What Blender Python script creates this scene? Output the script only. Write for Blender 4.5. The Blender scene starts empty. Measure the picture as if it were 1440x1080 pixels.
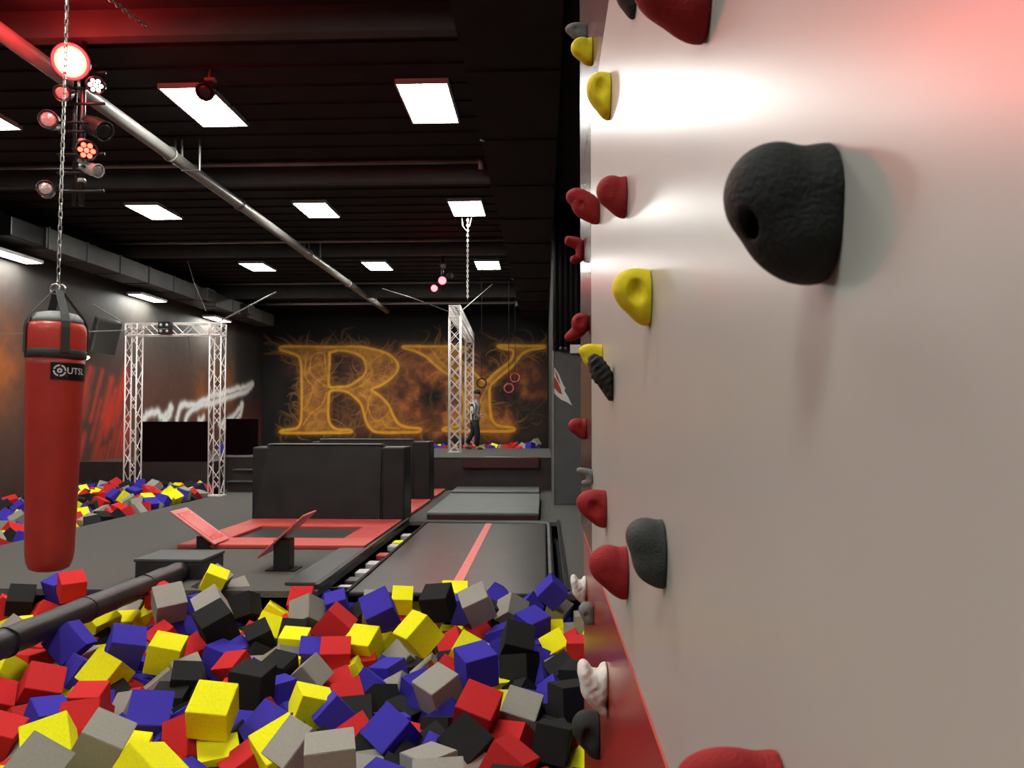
import bpy, bmesh, math, random
import numpy as np
from mathutils import Vector, Matrix, Quaternion
C = bpy.context.scene.collection
random.seed(7)
PI = math.pi

PANEL = 45.0; EXPO = 0.0; MURAL_GAIN = 1.5; LEFT_GAIN = 1.4; RED_A = 480; RED_B = 130; RED_C = 90

BAG_TOP = (-3.392, 5.2, 2.259); BAG_TILT = 0.83
SEAM_LO, SEAM_HI = 1.066, 2.82; BEAMZ = 5.38
MURAL = [[(-9.75, 4.18), (-9.69, 4.30), (-8.91, 4.30), (-7.86, 4.28), (-6.88, 4.29), (-6.24, 4.18), (-5.71, 4.00), (-5.39, 3.68), (-5.41, 3.36), (-5.67, 3.08), (-6.03, 2.84), (-6.33, 2.70), (-5.99, 2.44), (-5.70, 2.12), (-5.56, 1.80), (-5.34, 1.46), (-5.02, 1.32), (-4.55, 1.27), (-4.59, 1.15), (-5.05, 1.13), (-6.06, 1.13), (-6.38, 1.28), (-6.54, 1.56), (-6.63, 1.88), (-6.75, 2.20), (-7.03, 2.48), (-7.32, 2.64), (-7.68, 2.68), (-7.90, 2.60), (-7.94, 2.20), (-7.94, 1.72), (-7.84, 1.40), (-7.59, 1.24), (-7.13, 1.22), (-7.13, 1.12), (-7.83, 1.12), (-8.89, 1.10), (-9.66, 1.12), (-9.64, 1.20), (-9.13, 1.28), (-8.97, 1.52), (-8.94, 1.96), (-8.94, 2.61), (-8.95, 3.21), (-8.97, 3.61), (-9.07, 3.93), (-9.40, 4.08)], [(-7.91, 4.07), (-7.91, 3.69), (-7.93, 3.25), (-7.91, 2.83), (-7.60, 2.80), (-7.20, 2.84), (-6.80, 3.08), (-6.59, 3.28), (-6.54, 3.52), (-6.64, 3.84), (-6.92, 4.03), (-7.29, 4.13), (-7.61, 4.16)], [(-5.18, 4.24), (-5.14, 4.29), (-4.55, 4.29), (-3.55, 4.28), (-2.95, 4.25), (-2.79, 4.19), (-2.99, 4.07), (-3.11, 3.91), (-2.95, 3.67), (-2.63, 3.39), (-2.31, 3.07), (-2.11, 2.99), (-1.83, 3.27), (-1.51, 3.51), (-1.23, 3.75), (-1.12, 3.99), (-1.16, 4.13), (-1.51, 4.21), (-1.63, 4.25), (-1.65, 4.31), (-1.16, 4.30), (-0.56, 4.29), (-0.02, 4.29), (-0.02, 4.22), (-0.44, 4.16), (-0.76, 4.02), (-1.00, 3.75), (-1.16, 3.55), (-1.63, 3.15), (-1.95, 2.83), (-1.99, 2.52), (-1.97, 2.04), (-1.91, 1.64), (-1.71, 1.39), (-1.35, 1.33), (-1.12, 1.29), (-1.14, 1.19), (-1.75, 1.17), (-2.55, 1.17), (-3.62, 1.19), (-3.60, 1.29), (-3.26, 1.33), (-3.06, 1.44), (-2.93, 1.80), (-2.93, 2.28), (-2.99, 2.60), (-3.11, 2.84), (-3.35, 3.16), (-3.67, 3.36), (-4.03, 3.64), (-4.35, 3.92), (-4.75, 4.12)], [(-8.79, 3.81), (-8.82, 3.21), (-8.53, 2.77), (-8.69, 2.28), (-8.89, 1.96)], [(-8.58, 3.97), (-8.62, 3.33), (-8.17, 2.93), (-7.97, 2.77)], [(-8.10, 4.05), (-8.05, 3.49), (-7.97, 2.93)], [(-8.01, 2.60), (-8.20, 2.12), (-8.57, 1.84), (-8.89, 1.40)], [(-6.52, 3.80), (-6.31, 3.32), (-6.63, 2.92), (-7.20, 2.64)], [(-6.48, 3.64), (-5.87, 4.04), (-5.55, 3.68)], [(-6.31, 2.64), (-6.47, 2.12), (-6.22, 1.56), (-5.82, 1.72), (-5.66, 1.96)], [(-5.94, 1.56), (-5.74, 1.32), (-5.34, 1.28)], [(-6.79, 2.60), (-6.47, 2.24), (-6.55, 1.80)], [(-8.18, 4.05), (-8.42, 4.05), (-8.66, 3.81)], [(-2.03, 2.83), (-2.27, 2.44), (-2.31, 2.20)], [(-2.87, 2.52), (-2.75, 1.96), (-2.94, 1.40)], [(-1.35, 3.63), (-1.75, 3.23), (-2.07, 2.91)], [(-4.15, 4.20), (-3.75, 3.68), (-3.43, 3.32)]]
LAVA = [[(19.58, 1.57), (19.78, 1.74), (20.28, 1.79), (20.47, 1.66), (20.80, 1.76), (21.06, 2.03)], [(20.61, 1.58), (20.94, 1.73), (21.07, 1.96)], [(21.35, 1.57), (21.56, 1.94), (21.84, 2.05), (22.45, 2.02), (23.00, 2.14), (23.67, 2.34), (24.28, 2.44), (25.22, 2.59), (26.13, 2.71), (27.10, 2.92)], [(21.89, 1.57), (22.15, 1.84), (22.77, 1.99), (23.42, 2.08), (24.29, 2.21), (25.23, 2.39), (26.45, 2.59), (26.99, 2.87)], [(22.78, 1.56), (23.10, 1.67)], [(24.22, 1.45), (24.96, 1.60), (25.64, 1.84), (26.04, 2.17)], [(24.59, 1.33), (25.25, 1.44), (25.84, 1.72), (26.14, 2.13)]]
FLAME_W = [(0.156, 2.628), (0.212, 2.558), (0.281, 2.454), (0.357, 2.263), (0.402, 2.193), (0.384, 2.141), (0.453, 2.027), (0.529, 1.864), (0.418, 1.933), (0.315, 1.978), (0.228, 2.055), (0.163, 2.142)]
FLAME_R = [[(0.163, 2.402), (0.212, 2.385), (0.263, 2.298), (0.315, 2.176), (0.343, 2.072), (0.280, 2.096), (0.211, 2.176), (0.163, 2.228)], [(0.205, 2.534), (0.239, 2.471), (0.281, 2.350), (0.322, 2.235), (0.281, 2.298), (0.232, 2.385)]]
CAB = [[(-8.76, 14.50, 3.84), (-8.88, 15.20, 3.77), (-8.96, 15.90, 3.68)], [(-6.87, 15.90, 3.66), (-6.65, 16.80, 4.09), (-6.39, 18.00, 4.64)], [(-2.51, 20.00, 4.44), (-3.51, 20.30, 4.85), (-4.42, 20.80, 5.19)], [(-2.18, 20.00, 4.43), (-1.76, 20.40, 4.89), (-1.42, 21.00, 5.32)], [(-9.48, 12.00, 2.97), (-8.54, 13.50, 3.18), (-7.80, 15.70, 3.50)], [(-9.08, 19.00, 5.80), (-9.13, 19.60, 5.18), (-8.98, 20.00, 4.49)], [(-7.57, 16.00, 3.40), (-7.55, 16.10, 2.97), (-7.49, 16.20, 2.47)]]
CHN = [(-3.86, 6.60, 5.35), (-3.81, 7.20, 5.38)]
SPK = (-10.00, 17.07, 3.51); SML = (-10.15, 16.55, 2.97)
HOLDS = [
    ('lobe', 'K', 1.5433, 2.4796, 0.0405, 0.0723, 0.0914, 'small black climbing hold cut by the top edge, left of the dark red one'),
    ('lobe', 'R', 0.8552, 2.0933, 0.0838, 0.0794, 0.1015, 'large dark red climbing hold at the top edge of the grey wall'),
    ('nub', 'G', 3.2921, 3.2986, 0.0948, 0.0634, 0.0796, 'grey climbing hold high on the far edge, behind a yellow one'),
    ('lobe', 'Y', 2.9188, 3.0332, 0.0833, 0.0865, 0.109, 'upper small yellow climbing hold below the grey one'),
    ('cup', 'Y', 2.1328, 2.5266, 0.0672, 0.1044, 0.1321, 'yellow climbing hold with a round hollow in the bright glare'),
    ('lobe', 'R', 1.73, 2.114, 0.0685, 0.0781, 0.0987, 'rounded red climbing hold below the glare, right of a lobed red one'),
    ('twin', 'R', 2.5774, 2.3333, 0.1137, 0.1011, 0.1276, 'lobed red climbing hold sticking out left of the rounded red one'),
    ('hook', 'R', 3.6368, 2.4184, 0.0899, 0.1102, 0.1387, 'hooked red climbing hold on the far edge, third red one down'),
    ('cup', 'Y', 1.3438, 1.8198, 0.0665, 0.0813, 0.1031, 'largest yellow climbing hold with a round finger hollow'),
    ('fist', 'R', 3.2017, 1.9899, 0.1026, 0.0993, 0.1251, 'knobbly red climbing hold just above the white emergency light'),
    ('drop2', 'Y', 2.4763, 1.8046, 0.0765, 0.0676, 0.0851, 'yellow climbing hold behind the rough black one'),
    ('rough', 'K', 2.0802, 1.7173, 0.0686, 0.1012, 0.1281, 'rough rock-like black climbing hold below a yellow one'),
    ('lobe', 'R', 3.4375, 1.5584, 0.0814, 0.0761, 0.0956, 'small red climbing hold on the maroon strip'),
    ('hook', 'G', 2.9991, 1.3776, 0.0624, 0.0575, 0.0722, 'small grey climbing hold on the maroon strip'),
    ('cup', 'R', 2.3306, 1.3261, 0.0904, 0.0926, 0.1169, 'red climbing hold above the start of the red sheet'),
    ('drop2', 'D', 1.1975, 1.3871, 0.0597, 0.0876, 0.1116, 'large charcoal climbing hold low on the grey wall'),
    ('lobe', 'R', 1.7356, 1.25, 0.0866, 0.098, 0.1243, 'large red climbing hold beside the charcoal one, straddling the red sheet'),
    ('jug', 'W', 3.4181, 0.8354, 0.0704, 0.1108, 0.1396, 'upper white climbing hold on the red sheet'),
    ('nub', 'G', 2.94, 0.8582, 0.0551, 0.0735, 0.0925, 'grey climbing hold right below the upper white one'),
    ('jug', 'W', 2.2781, 0.7938, 0.0891, 0.1286, 0.163, 'lower, larger white climbing hold on the red sheet'),
    ('cup', 'K', 2.6279, 0.5144, 0.0938, 0.1272, 0.161, 'black climbing hold near the foot of the red sheet'),
    ('lobe', 'R', 0.6137, 1.3011, 0.0821, 0.0496, 0.0632, 'red climbing hold cut by the bottom edge of the grey wall'),
    ('droop', 'K', 0.4875, 1.7392, 0.0666, 0.0739, 0.096, 'biggest black climbing hold with a bolt hole, closest to the camera'),
]
CUBES = '''
B|0|-4.55 7.09 0.02|0.02 -0.21 -0.96 -0.18|0.204|flat-lying blue foam cube left of the black padded beam
R|0|-4.33 6.92 0.07|0.79 -0.50 -0.20 0.30|0.207|red foam cube left of the black padded beam, blue on its left
K|0|-4.81 6.92 -0.06|0.86 -0.44 -0.05 0.27|0.210|tilted black foam cube left of the black padded beam
R|0|-4.58 6.92 -0.19|0.68 0.01 0.57 -0.46|0.185|red foam cube left of the black padded beam, black on its left
G|0|-4.51 6.39 -0.21|0.62 -0.02 0.47 -0.63|0.195|grey foam cube in the middle of the near pit, black behind and red in front
Y|0|-3.83 6.54 -0.15|0.24 -0.23 -0.93 -0.18|0.225|yellow foam cube in the middle of the near pit, red behind and red in front
B|0|-3.07 5.56 -0.07|0.94 0.16 0.18 0.25|0.232|blue foam cube in the middle of the near pit, yellow behind and yellow in front
B|0|-3.53 5.63 -0.06|0.20 -0.61 -0.67 0.36|0.225|blue foam cube, mid near pit, black left, red right, blue behind, grey before it
K|0|-4.02 6.28 -0.29|0.15 -0.78 -0.45 0.40|0.195|black foam cube in the middle of the near pit, red behind and blue in front
R|0|-3.79 6.18 -0.29|0.11 -0.73 -0.67 0.02|0.195|red foam cube, mid near pit, blue left, blue right, yellow behind, grey before it
R|0|-3.85 5.79 -0.20|0.99 0.06 0.02 -0.08|0.227|red foam cube, mid near pit, grey left, black right, red behind, blue before it
R|0|-3.79 5.58 -0.22|0.01 0.14 0.99 -0.02|0.213|red foam cube in the middle of the near pit, grey behind and blue in front
B|0|-3.91 5.96 -0.32|0.08 -0.14 0.25 -0.95|0.195|blue foam cube, mid near pit, red left, grey right, red behind, blue before it
G|0|-3.61 5.84 -0.24|0.17 -0.10 -0.98 -0.06|0.195|grey foam cube, mid near pit, black left, yellow right, red behind, blue before it
G|0|-3.82 7.02 -0.20|0.28 -0.96 -0.02 0.01|0.185|leftmost grey foam cube at the far edge of the near pit
Y|0|-3.76 6.82 -0.25|0.00 0.08 -0.98 -0.16|0.195|yellow foam cube in the middle of the near pit, grey behind and blue in front
Y|0|-3.04 5.26 -0.17|0.09 -0.19 -0.87 -0.44|0.225|yellow foam cube, mid near pit, blue left, red right, blue behind, red before it
R|0|-3.34 5.01 -0.18|0.26 0.25 -0.91 -0.22|0.225|red foam cube, mid near pit, yellow left, grey right, red behind, blue before it
Y|0|-3.81 5.33 -0.21|0.45 0.23 -0.84 -0.17|0.195|leftmost yellow foam cube in the middle of the near pit
R|0|-3.56 4.85 -0.21|0.30 -0.31 0.18 -0.89|0.213|leftmost red foam cube in the middle of the near pit
B|0|-3.51 5.24 -0.25|0.85 -0.48 0.02 0.23|0.195|blue foam cube, mid near pit, yellow left, grey right, red behind, blue before it
B|0|-3.02 4.60 -0.22|0.20 -0.32 -0.93 0.02|0.195|leftmost blue foam cube at the very front of the near pit
R|0|-3.21 4.65 -0.29|0.29 -0.77 -0.50 0.28|0.195|red foam cube at the very front of the near pit, red on its left
G|0|-3.35 4.59 -0.36|0.34 -0.39 0.00 -0.86|0.195|leftmost grey foam cube at the very front of the near pit
R|0|-3.10 4.30 -0.21|0.39 -0.39 0.48 0.68|0.195|red foam cube at the very front of the near pit, red on its right
Y|0|-2.67 4.10 -0.17|0.26 0.02 0.38 -0.89|0.231|corner-up yellow foam cube at the very front of the near pit
G|0|-2.45 3.63 -0.09|0.24 -0.92 -0.03 0.32|0.225|second grey foam cube from the left at the very front of the near pit
G|0|-2.36 4.05 -0.13|0.74 -0.61 0.11 0.26|0.225|grey foam cube at the very front of the near pit, yellow on its right
R|0|-2.73 4.52 -0.21|0.27 -0.63 -0.40 0.61|0.225|red foam cube at the very front of the near pit, yellow on its left
R|0|-2.91 4.85 -0.21|0.10 -0.64 -0.76 -0.06|0.195|red foam cube, mid near pit, blue left, grey right, yellow behind, red before it
B|0|-3.31 5.42 -0.23|0.81 0.22 -0.40 0.37|0.207|blue foam cube in the middle of the near pit, grey behind and red in front
G|0|-2.60 4.81 -0.27|0.21 -0.26 -0.40 0.85|0.225|grey foam cube at the very front of the near pit, yellow in front
B|0|-2.39 4.60 -0.21|0.93 0.29 0.14 0.16|0.240|second blue foam cube from the left at the very front of the near pit
Y|0|-2.35 4.30 -0.30|0.75 0.05 0.22 -0.62|0.195|yellow foam cube at the very front of the near pit, yellow in front
Y|0|-1.83 3.51 -0.05|0.07 -0.80 -0.53 0.27|0.225|yellow foam cube at the very front of the near pit, yellow behind
R|0|-3.49 6.92 -0.03|0.12 -0.23 -0.96 -0.14|0.203|tilted red foam cube at the far edge of the near pit
G|0|-3.20 6.48 0.03|0.86 -0.40 -0.18 0.26|0.240|grey foam cube at the far edge of the near pit, red on its left
G|0|-2.82 6.46 0.01|0.04 -0.46 -0.82 -0.34|0.225|grey foam cube at the far edge of the near pit, grey behind
G|0|-3.09 7.16 0.08|0.78 -0.55 0.23 0.19|0.197|fourth grey foam cube from the left at the far edge of the near pit
Y|0|-3.00 6.92 0.14|0.24 0.14 -0.96 -0.11|0.187|yellow foam cube at the far edge of the near pit, grey on its left
K|0|-3.28 7.24 -0.08|0.05 0.41 0.89 0.21|0.185|black foam cube at the far edge of the near pit, grey on its left
G|0|-2.95 7.36 -0.06|0.21 -0.40 -0.86 -0.24|0.185|fifth grey foam cube from the left at the far edge of the near pit
K|0|-2.71 6.92 -0.10|0.08 0.15 0.55 -0.82|0.211|black foam cube at the far edge of the near pit, grey behind
R|0|-2.94 7.17 -0.18|0.01 -0.10 -0.93 -0.35|0.185|red foam cube at the far edge of the near pit, black on its right
K|0|-2.75 7.12 -0.20|0.11 -0.28 -0.84 -0.45|0.185|black foam cube at the far edge of the near pit, black behind
Y|0|-2.40 6.62 -0.23|0.04 -0.22 0.32 -0.92|0.212|yellow foam cube, mid near pit, red left, yellow right, grey behind, red before it
Y|0|-2.04 6.25 -0.24|0.11 -0.68 -0.73 -0.04|0.217|yellow cube mid near pit behind yellow, black and blue cubes, from left to right
K|0|-2.36 6.34 -0.21|0.07 -0.47 -0.84 -0.25|0.199|black foam cube in the middle of the near pit, black behind and red in front
B|0|-2.42 5.74 -0.21|0.13 -0.12 -0.98 -0.01|0.217|blue foam cube in the middle of the near pit, black behind and red in front
K|0|-2.55 5.92 0.01|0.34 -0.14 0.80 -0.48|0.240|black foam cube, mid near pit, blue left, black right, grey behind, red before it
B|0|-3.12 6.62 -0.25|0.10 0.33 0.47 -0.81|0.205|blue foam cube in the middle of the near pit, grey behind and yellow in front
R|0|-2.73 5.92 -0.22|0.30 -0.88 -0.35 -0.11|0.195|red foam cube, mid near pit, yellow left, blue right, blue behind, grey before it
R|0|-3.14 6.27 -0.21|0.02 0.35 0.89 0.29|0.195|red foam cube, mid near pit, grey left, blue right, grey behind, yellow before it
Y|0|-2.79 5.61 -0.13|0.77 -0.62 0.02 0.17|0.225|yellow foam cube in the middle of the near pit, red behind and black in front
G|0|-2.56 5.50 -0.24|0.04 -0.46 -0.87 -0.17|0.195|grey foam cube, mid near pit, yellow left, blue right, red behind, black before it
K|0|-2.48 5.27 -0.21|0.81 -0.54 -0.05 0.21|0.195|black foam cube in the middle of the near pit, grey on its left
R|0|-2.24 5.52 -0.21|0.58 -0.26 0.58 -0.51|0.195|red foam cube in the middle of the near pit, black behind and red in front
K|0|-1.90 4.97 -0.12|0.06 -0.05 -1.00 -0.04|0.225|black foam cube in the middle of the near pit, black behind and blue in front
K|0|-1.91 5.53 -0.21|0.04 -0.14 -0.98 -0.14|0.195|black foam cube in the middle of the near pit, yellow behind and blue in front
Y|0|-1.98 5.79 -0.30|0.65 0.05 0.24 -0.72|0.195|yellow foam cube in the middle of the near pit, yellow behind and blue in front
K|0|-2.13 6.50 -0.24|0.92 -0.39 0.02 0.07|0.214|black foam cube, mid near pit, yellow left, red right, grey behind, yellow before it
Y|0|-1.89 4.36 -0.06|0.08 0.04 -0.96 -0.26|0.225|yellow foam cube, mid near pit, blue left, grey right, grey behind, red before it
R|0|-2.06 4.47 -0.27|0.39 -0.78 -0.32 0.37|0.238|red foam cube at the very front of the near pit, yellow behind
R|0|-2.13 5.28 -0.31|0.05 -0.06 0.71 -0.70|0.195|red foam cube, mid near pit, yellow left, black right, red behind, grey before it
B|0|-1.83 5.24 -0.30|0.06 0.44 0.90 0.02|0.231|blue foam cube in the middle of the near pit, yellow behind and blue in front
B|0|-1.61 4.52 -0.24|0.25 0.36 0.22 -0.87|0.229|fourth blue foam cube from the left at the very front of the near pit
G|0|-2.08 5.04 -0.30|0.03 -0.43 0.77 -0.47|0.195|grey foam cube, mid near pit, yellow left, blue right, red behind, blue before it
B|0|-1.82 4.70 -0.33|0.78 -0.62 0.03 0.04|0.195|blue foam cube at the very front of the near pit, yellow on its left
K|0|-1.90 4.16 -0.39|0.01 0.99 -0.09 -0.07|0.203|black foam cube at the very front of the near pit, yellow on its left
R|0|-1.65 4.22 -0.33|0.42 -0.09 -0.20 0.88|0.195|fifth red foam cube from the left at the very front of the near pit
Y|0|-1.43 4.18 -0.21|0.25 -0.90 -0.35 -0.09|0.239|yellow foam cube at the very front of the near pit, blue on its left
G|0|-1.26 3.96 -0.11|0.34 -0.11 -0.36 0.86|0.225|fifth grey foam cube from the left at the very front of the near pit
R|0|-2.25 7.11 -0.10|0.35 -0.93 -0.02 -0.00|0.213|red foam cube at the far edge of the near pit, yellow on its left
G|0|-2.10 6.78 -0.11|0.03 -0.24 -0.45 0.86|0.226|grey foam cube at the far edge of the near pit, red behind
R|0|-2.21 6.96 -0.33|0.18 0.04 -0.97 -0.14|0.232|red foam cube, mid near pit, black left, grey right, grey behind, yellow before it
B|0|-2.11 7.37 -0.19|0.50 -0.08 0.40 -0.76|0.185|leftmost blue foam cube at the far edge of the near pit
B|0|-1.87 6.92 -0.07|0.07 -0.58 -0.78 -0.21|0.185|second blue foam cube from the left at the far edge of the near pit
R|0|-1.71 6.25 -0.08|0.67 -0.22 0.27 -0.66|0.240|red foam cube, mid near pit, grey left, blue right, blue behind, grey before it
B|0|-1.82 7.12 -0.22|0.20 -0.20 0.43 -0.86|0.185|blue foam cube at the far edge of the near pit, red on its left
G|0|-1.83 6.68 -0.25|0.38 -0.90 0.13 0.16|0.224|grey foam cube in the middle of the near pit, yellow in front
B|0|-1.35 6.31 0.03|0.17 0.16 0.34 -0.91|0.240|fourth blue foam cube from the left at the far edge of the near pit
G|0|-1.52 6.92 -0.09|0.84 -0.53 -0.03 0.11|0.222|fourth grey foam cube from the right at the far edge of the near pit
R|0|-1.31 6.93 -0.26|0.36 -0.93 -0.02 0.01|0.195|red foam cube, mid near pit, blue left, yellow right, black behind, black before it
K|0|-1.36 7.18 -0.24|0.51 0.14 0.50 -0.69|0.185|black foam cube at the far edge of the near pit, blue on its left
Y|0|-1.28 6.93 -0.03|0.86 -0.50 -0.01 0.08|0.185|yellow foam cube at the far edge of the near pit, blue on its left
Y|0|-1.19 7.38 -0.28|0.26 -0.93 0.23 -0.08|0.185|yellow foam cube at the far edge of the near pit, yellow on its left
B|0|-1.02 7.34 -0.27|0.31 -0.95 0.02 0.03|0.185|blue foam cube at the far edge of the near pit, yellow on its left
Y|0|-0.92 5.64 0.03|0.31 -0.84 0.41 -0.16|0.225|yellow foam cube in the middle of the near pit, yellow behind and red in front
Y|0|-1.03 7.23 -0.30|0.90 0.40 -0.14 -0.09|0.195|yellow foam cube in the middle of the near pit, black on its right
Y|0|-1.31 6.34 -0.30|0.54 -0.08 0.57 -0.61|0.195|yellow foam cube in the middle of the near pit, black behind and blue in front
R|0|-1.09 6.44 -0.34|0.32 -0.94 -0.09 0.09|0.214|red foam cube, mid near pit, grey left, red right, yellow behind, grey before it
Y|0|-1.43 6.09 -0.19|0.02 0.12 0.96 0.24|0.227|yellow foam cube in the middle of the near pit, blue behind and blue in front
B|0|-1.82 6.04 -0.27|0.97 0.18 0.08 0.13|0.225|blue foam cube, mid near pit, yellow left, red right, grey behind, grey before it
R|0|-1.59 5.84 -0.21|0.81 -0.57 -0.05 0.11|0.225|red foam cube in the middle of the near pit, grey behind and red in front
Y|0|-1.67 6.44 -0.32|0.80 -0.58 0.15 0.01|0.195|yellow foam cube, mid near pit, blue left, yellow right, grey behind, red before it
K|0|-1.36 6.62 -0.33|0.39 0.12 -0.32 -0.85|0.211|black foam cube in the middle of the near pit, red behind and yellow in front
B|0|-1.17 5.80 -0.33|0.09 0.26 0.96 0.05|0.206|blue foam cube in the middle of the near pit, yellow behind and grey in front
G|0|-1.14 6.12 -0.34|0.82 -0.42 -0.39 -0.06|0.230|grey foam cube in the middle of the near pit, grey in front
G|0|-1.04 5.53 -0.40|0.04 0.74 0.52 0.42|0.240|grey foam cube in the middle of the near pit, grey on its right
G|0|-0.68 5.00 -0.16|0.02 0.39 0.90 0.21|0.225|grey foam cube in the middle of the near pit, red behind and red in front
K|0|-0.95 5.08 -0.38|0.16 -0.19 -0.97 0.03|0.216|black foam cube at the very front of the near pit, red on its left
G|0|-0.59 5.19 -0.34|0.47 -0.82 0.27 -0.18|0.238|grey foam cube, mid near pit, red left, red right, red behind, black before it
B|0|-1.31 4.80 -0.25|0.41 0.11 0.64 -0.64|0.195|blue foam cube at the very front of the near pit, black on its right
B|0|-1.50 5.22 -0.36|0.64 0.07 0.06 -0.76|0.195|blue foam cube in the middle of the near pit, blue on its right
B|0|-1.65 4.98 -0.37|0.01 -0.90 0.16 0.41|0.220|blue foam cube at the very front of the near pit, yellow on its right
Y|0|-1.49 4.89 -0.24|0.01 -0.95 -0.24 0.18|0.227|yellow foam cube in the middle of the near pit, grey in front
R|0|-1.29 5.10 -0.26|0.20 0.05 0.34 -0.92|0.195|red foam cube in the middle of the near pit, red behind and red in front
K|0|-1.12 5.29 -0.35|0.03 -0.42 -0.46 0.79|0.195|black foam cube in the middle of the near pit, blue behind and blue in front
G|0|-1.66 5.44 -0.22|0.13 0.36 0.70 -0.60|0.195|grey foam cube in the middle of the near pit, blue behind and blue in front
R|0|-1.12 4.67 -0.37|0.26 0.18 0.33 -0.89|0.234|red foam cube at the very front of the near pit, blue in front
B|0|-0.97 4.89 -0.37|0.02 0.50 0.86 -0.05|0.195|blue foam cube at the very front of the near pit, black behind
B|0|-0.88 4.47 -0.23|0.43 -0.05 0.80 -0.42|0.225|rightmost blue foam cube at the very front of the near pit
R|0|-0.81 4.69 -0.38|0.05 -0.16 -0.98 0.07|0.216|flat-lying red foam cube at the very front of the near pit
G|0|-0.98 3.53 0.02|0.72 -0.68 -0.11 0.09|0.225|grey foam cube at the very front of the near pit, black on its left
G|0|-0.59 3.97 -0.21|0.03 0.36 0.93 -0.02|0.214|grey foam cube at the very front of the near pit, grey in front
G|0|-0.46 3.37 -0.04|0.08 -0.01 0.18 -0.98|0.225|grey foam cube at the very front of the near pit, grey behind
B|0|-0.80 3.78 -0.21|0.00 -0.99 0.12 0.11|0.195|blue foam cube at the very front of the near pit, grey on its right
K|0|-1.31 4.43 -0.33|0.53 -0.15 0.32 -0.77|0.195|corner-up black foam cube at the very front of the near pit
Y|0|-0.84 7.21 -0.07|0.04 -0.02 0.14 -0.99|0.240|flat-lying yellow foam cube at the far edge of the near pit
K|0|-0.91 6.60 0.03|0.07 -0.07 -0.19 0.98|0.240|black foam cube at the far edge of the near pit, yellow on its left
B|0|-0.71 6.92 -0.09|0.10 0.21 0.97 0.07|0.220|flat-lying blue foam cube at the far edge of the near pit
B|0|-0.42 7.15 -0.05|0.21 0.36 0.41 -0.81|0.185|third blue foam cube from the right at the far edge of the near pit
G|0|-0.57 6.56 0.03|0.21 0.06 0.83 -0.51|0.233|third grey foam cube from the right at the far edge of the near pit
K|0|-0.80 7.05 -0.28|0.16 -0.52 -0.84 0.01|0.218|black foam cube in the middle of the near pit, blue behind and red in front
G|0|-0.29 6.92 -0.11|0.21 -0.37 -0.32 0.85|0.208|corner-up grey foam cube at the far edge of the near pit
B|0|0.07 6.92 0.06|0.27 0.28 0.72 -0.57|0.202|rightmost blue foam cube at the far edge of the near pit
B|0|-0.15 7.14 -0.13|0.50 -0.10 0.53 -0.67|0.185|second blue foam cube from the right at the far edge of the near pit
G|0|-0.27 7.25 -0.31|0.36 -0.92 0.10 -0.13|0.195|grey foam cube in the middle of the near pit, grey behind
B|0|-0.10 6.61 -0.16|0.08 -0.42 -0.89 -0.15|0.225|blue foam cube, mid near pit, grey left, yellow right, blue behind, grey before it
G|0|0.13 7.08 -0.15|0.83 -0.47 0.28 -0.05|0.185|grey foam cube at the far edge of the near pit, blue behind
Y|0|0.06 6.82 -0.28|0.09 -0.06 0.49 -0.87|0.195|yellow foam cube in the middle of the near pit, yellow in front
Y|0|0.10 6.29 -0.25|0.07 -0.55 -0.75 -0.37|0.195|yellow foam cube in the middle of the near pit, yellow behind and black in front
R|0|0.28 6.07 -0.21|1.00 0.04 -0.02 -0.04|0.200|red foam cube in the middle of the near pit, grey behind and black in front
G|0|0.36 6.86 -0.21|0.72 -0.69 -0.01 0.01|0.195|rightmost grey foam cube in the middle of the near pit
R|0|-0.52 6.68 -0.30|0.22 0.23 0.19 -0.93|0.195|red foam cube in the middle of the near pit, blue behind and blue in front
B|0|-0.34 6.51 -0.24|0.21 0.21 0.96 0.04|0.206|blue foam cube in the middle of the near pit, grey behind and black in front
R|0|-0.70 6.12 -0.21|0.07 0.31 0.30 -0.90|0.208|red foam cube, mid near pit, yellow left, red right, black behind, black before it
Y|0|-0.57 5.65 -0.13|0.24 -0.94 0.10 0.22|0.225|yellow cube mid near pit before red, black and red cubes, from left to right
G|0|-0.21 6.25 -0.22|0.14 -0.08 -0.29 0.94|0.203|grey foam cube in the middle of the near pit, blue on its left
K|0|-0.21 5.98 -0.12|0.90 -0.42 0.09 0.11|0.225|black foam cube in the middle of the near pit, grey behind and black in front
K|0|-0.18 5.71 -0.25|0.11 -0.19 -0.56 0.80|0.225|black foam cube, mid near pit, red left, yellow right, grey behind, yellow before it
B|0|-0.45 5.11 -0.03|0.20 -0.14 0.76 -0.61|0.225|blue foam cube in the middle of the near pit, red behind and grey in front
K|0|-0.69 5.86 -0.30|0.06 0.05 0.14 -0.99|0.219|black foam cube in the middle of the near pit, grey in front
R|0|-0.69 5.45 -0.22|0.06 -0.96 0.07 0.25|0.200|red foam cube in the middle of the near pit, red on its left
K|0|0.14 5.65 -0.24|0.17 0.24 0.18 -0.94|0.195|black foam cube, mid near pit, black left, black right, red behind, black before it
K|0|0.24 5.41 -0.21|0.98 0.02 -0.05 -0.18|0.212|black cube mid near pit before black, red and red cubes, from left to right
K|0|0.17 4.97 -0.20|0.64 -0.73 -0.16 0.16|0.225|black foam cube in the middle of the near pit, black behind and black in front
R|0|-0.40 4.62 -0.14|0.12 -0.12 -0.95 -0.25|0.225|red foam cube, mid near pit, grey left, yellow right, black behind, black before it
Y|0|-0.25 5.22 -0.36|0.09 -0.06 -0.20 0.97|0.195|yellow foam cube in the middle of the near pit, black behind and red in front
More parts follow.
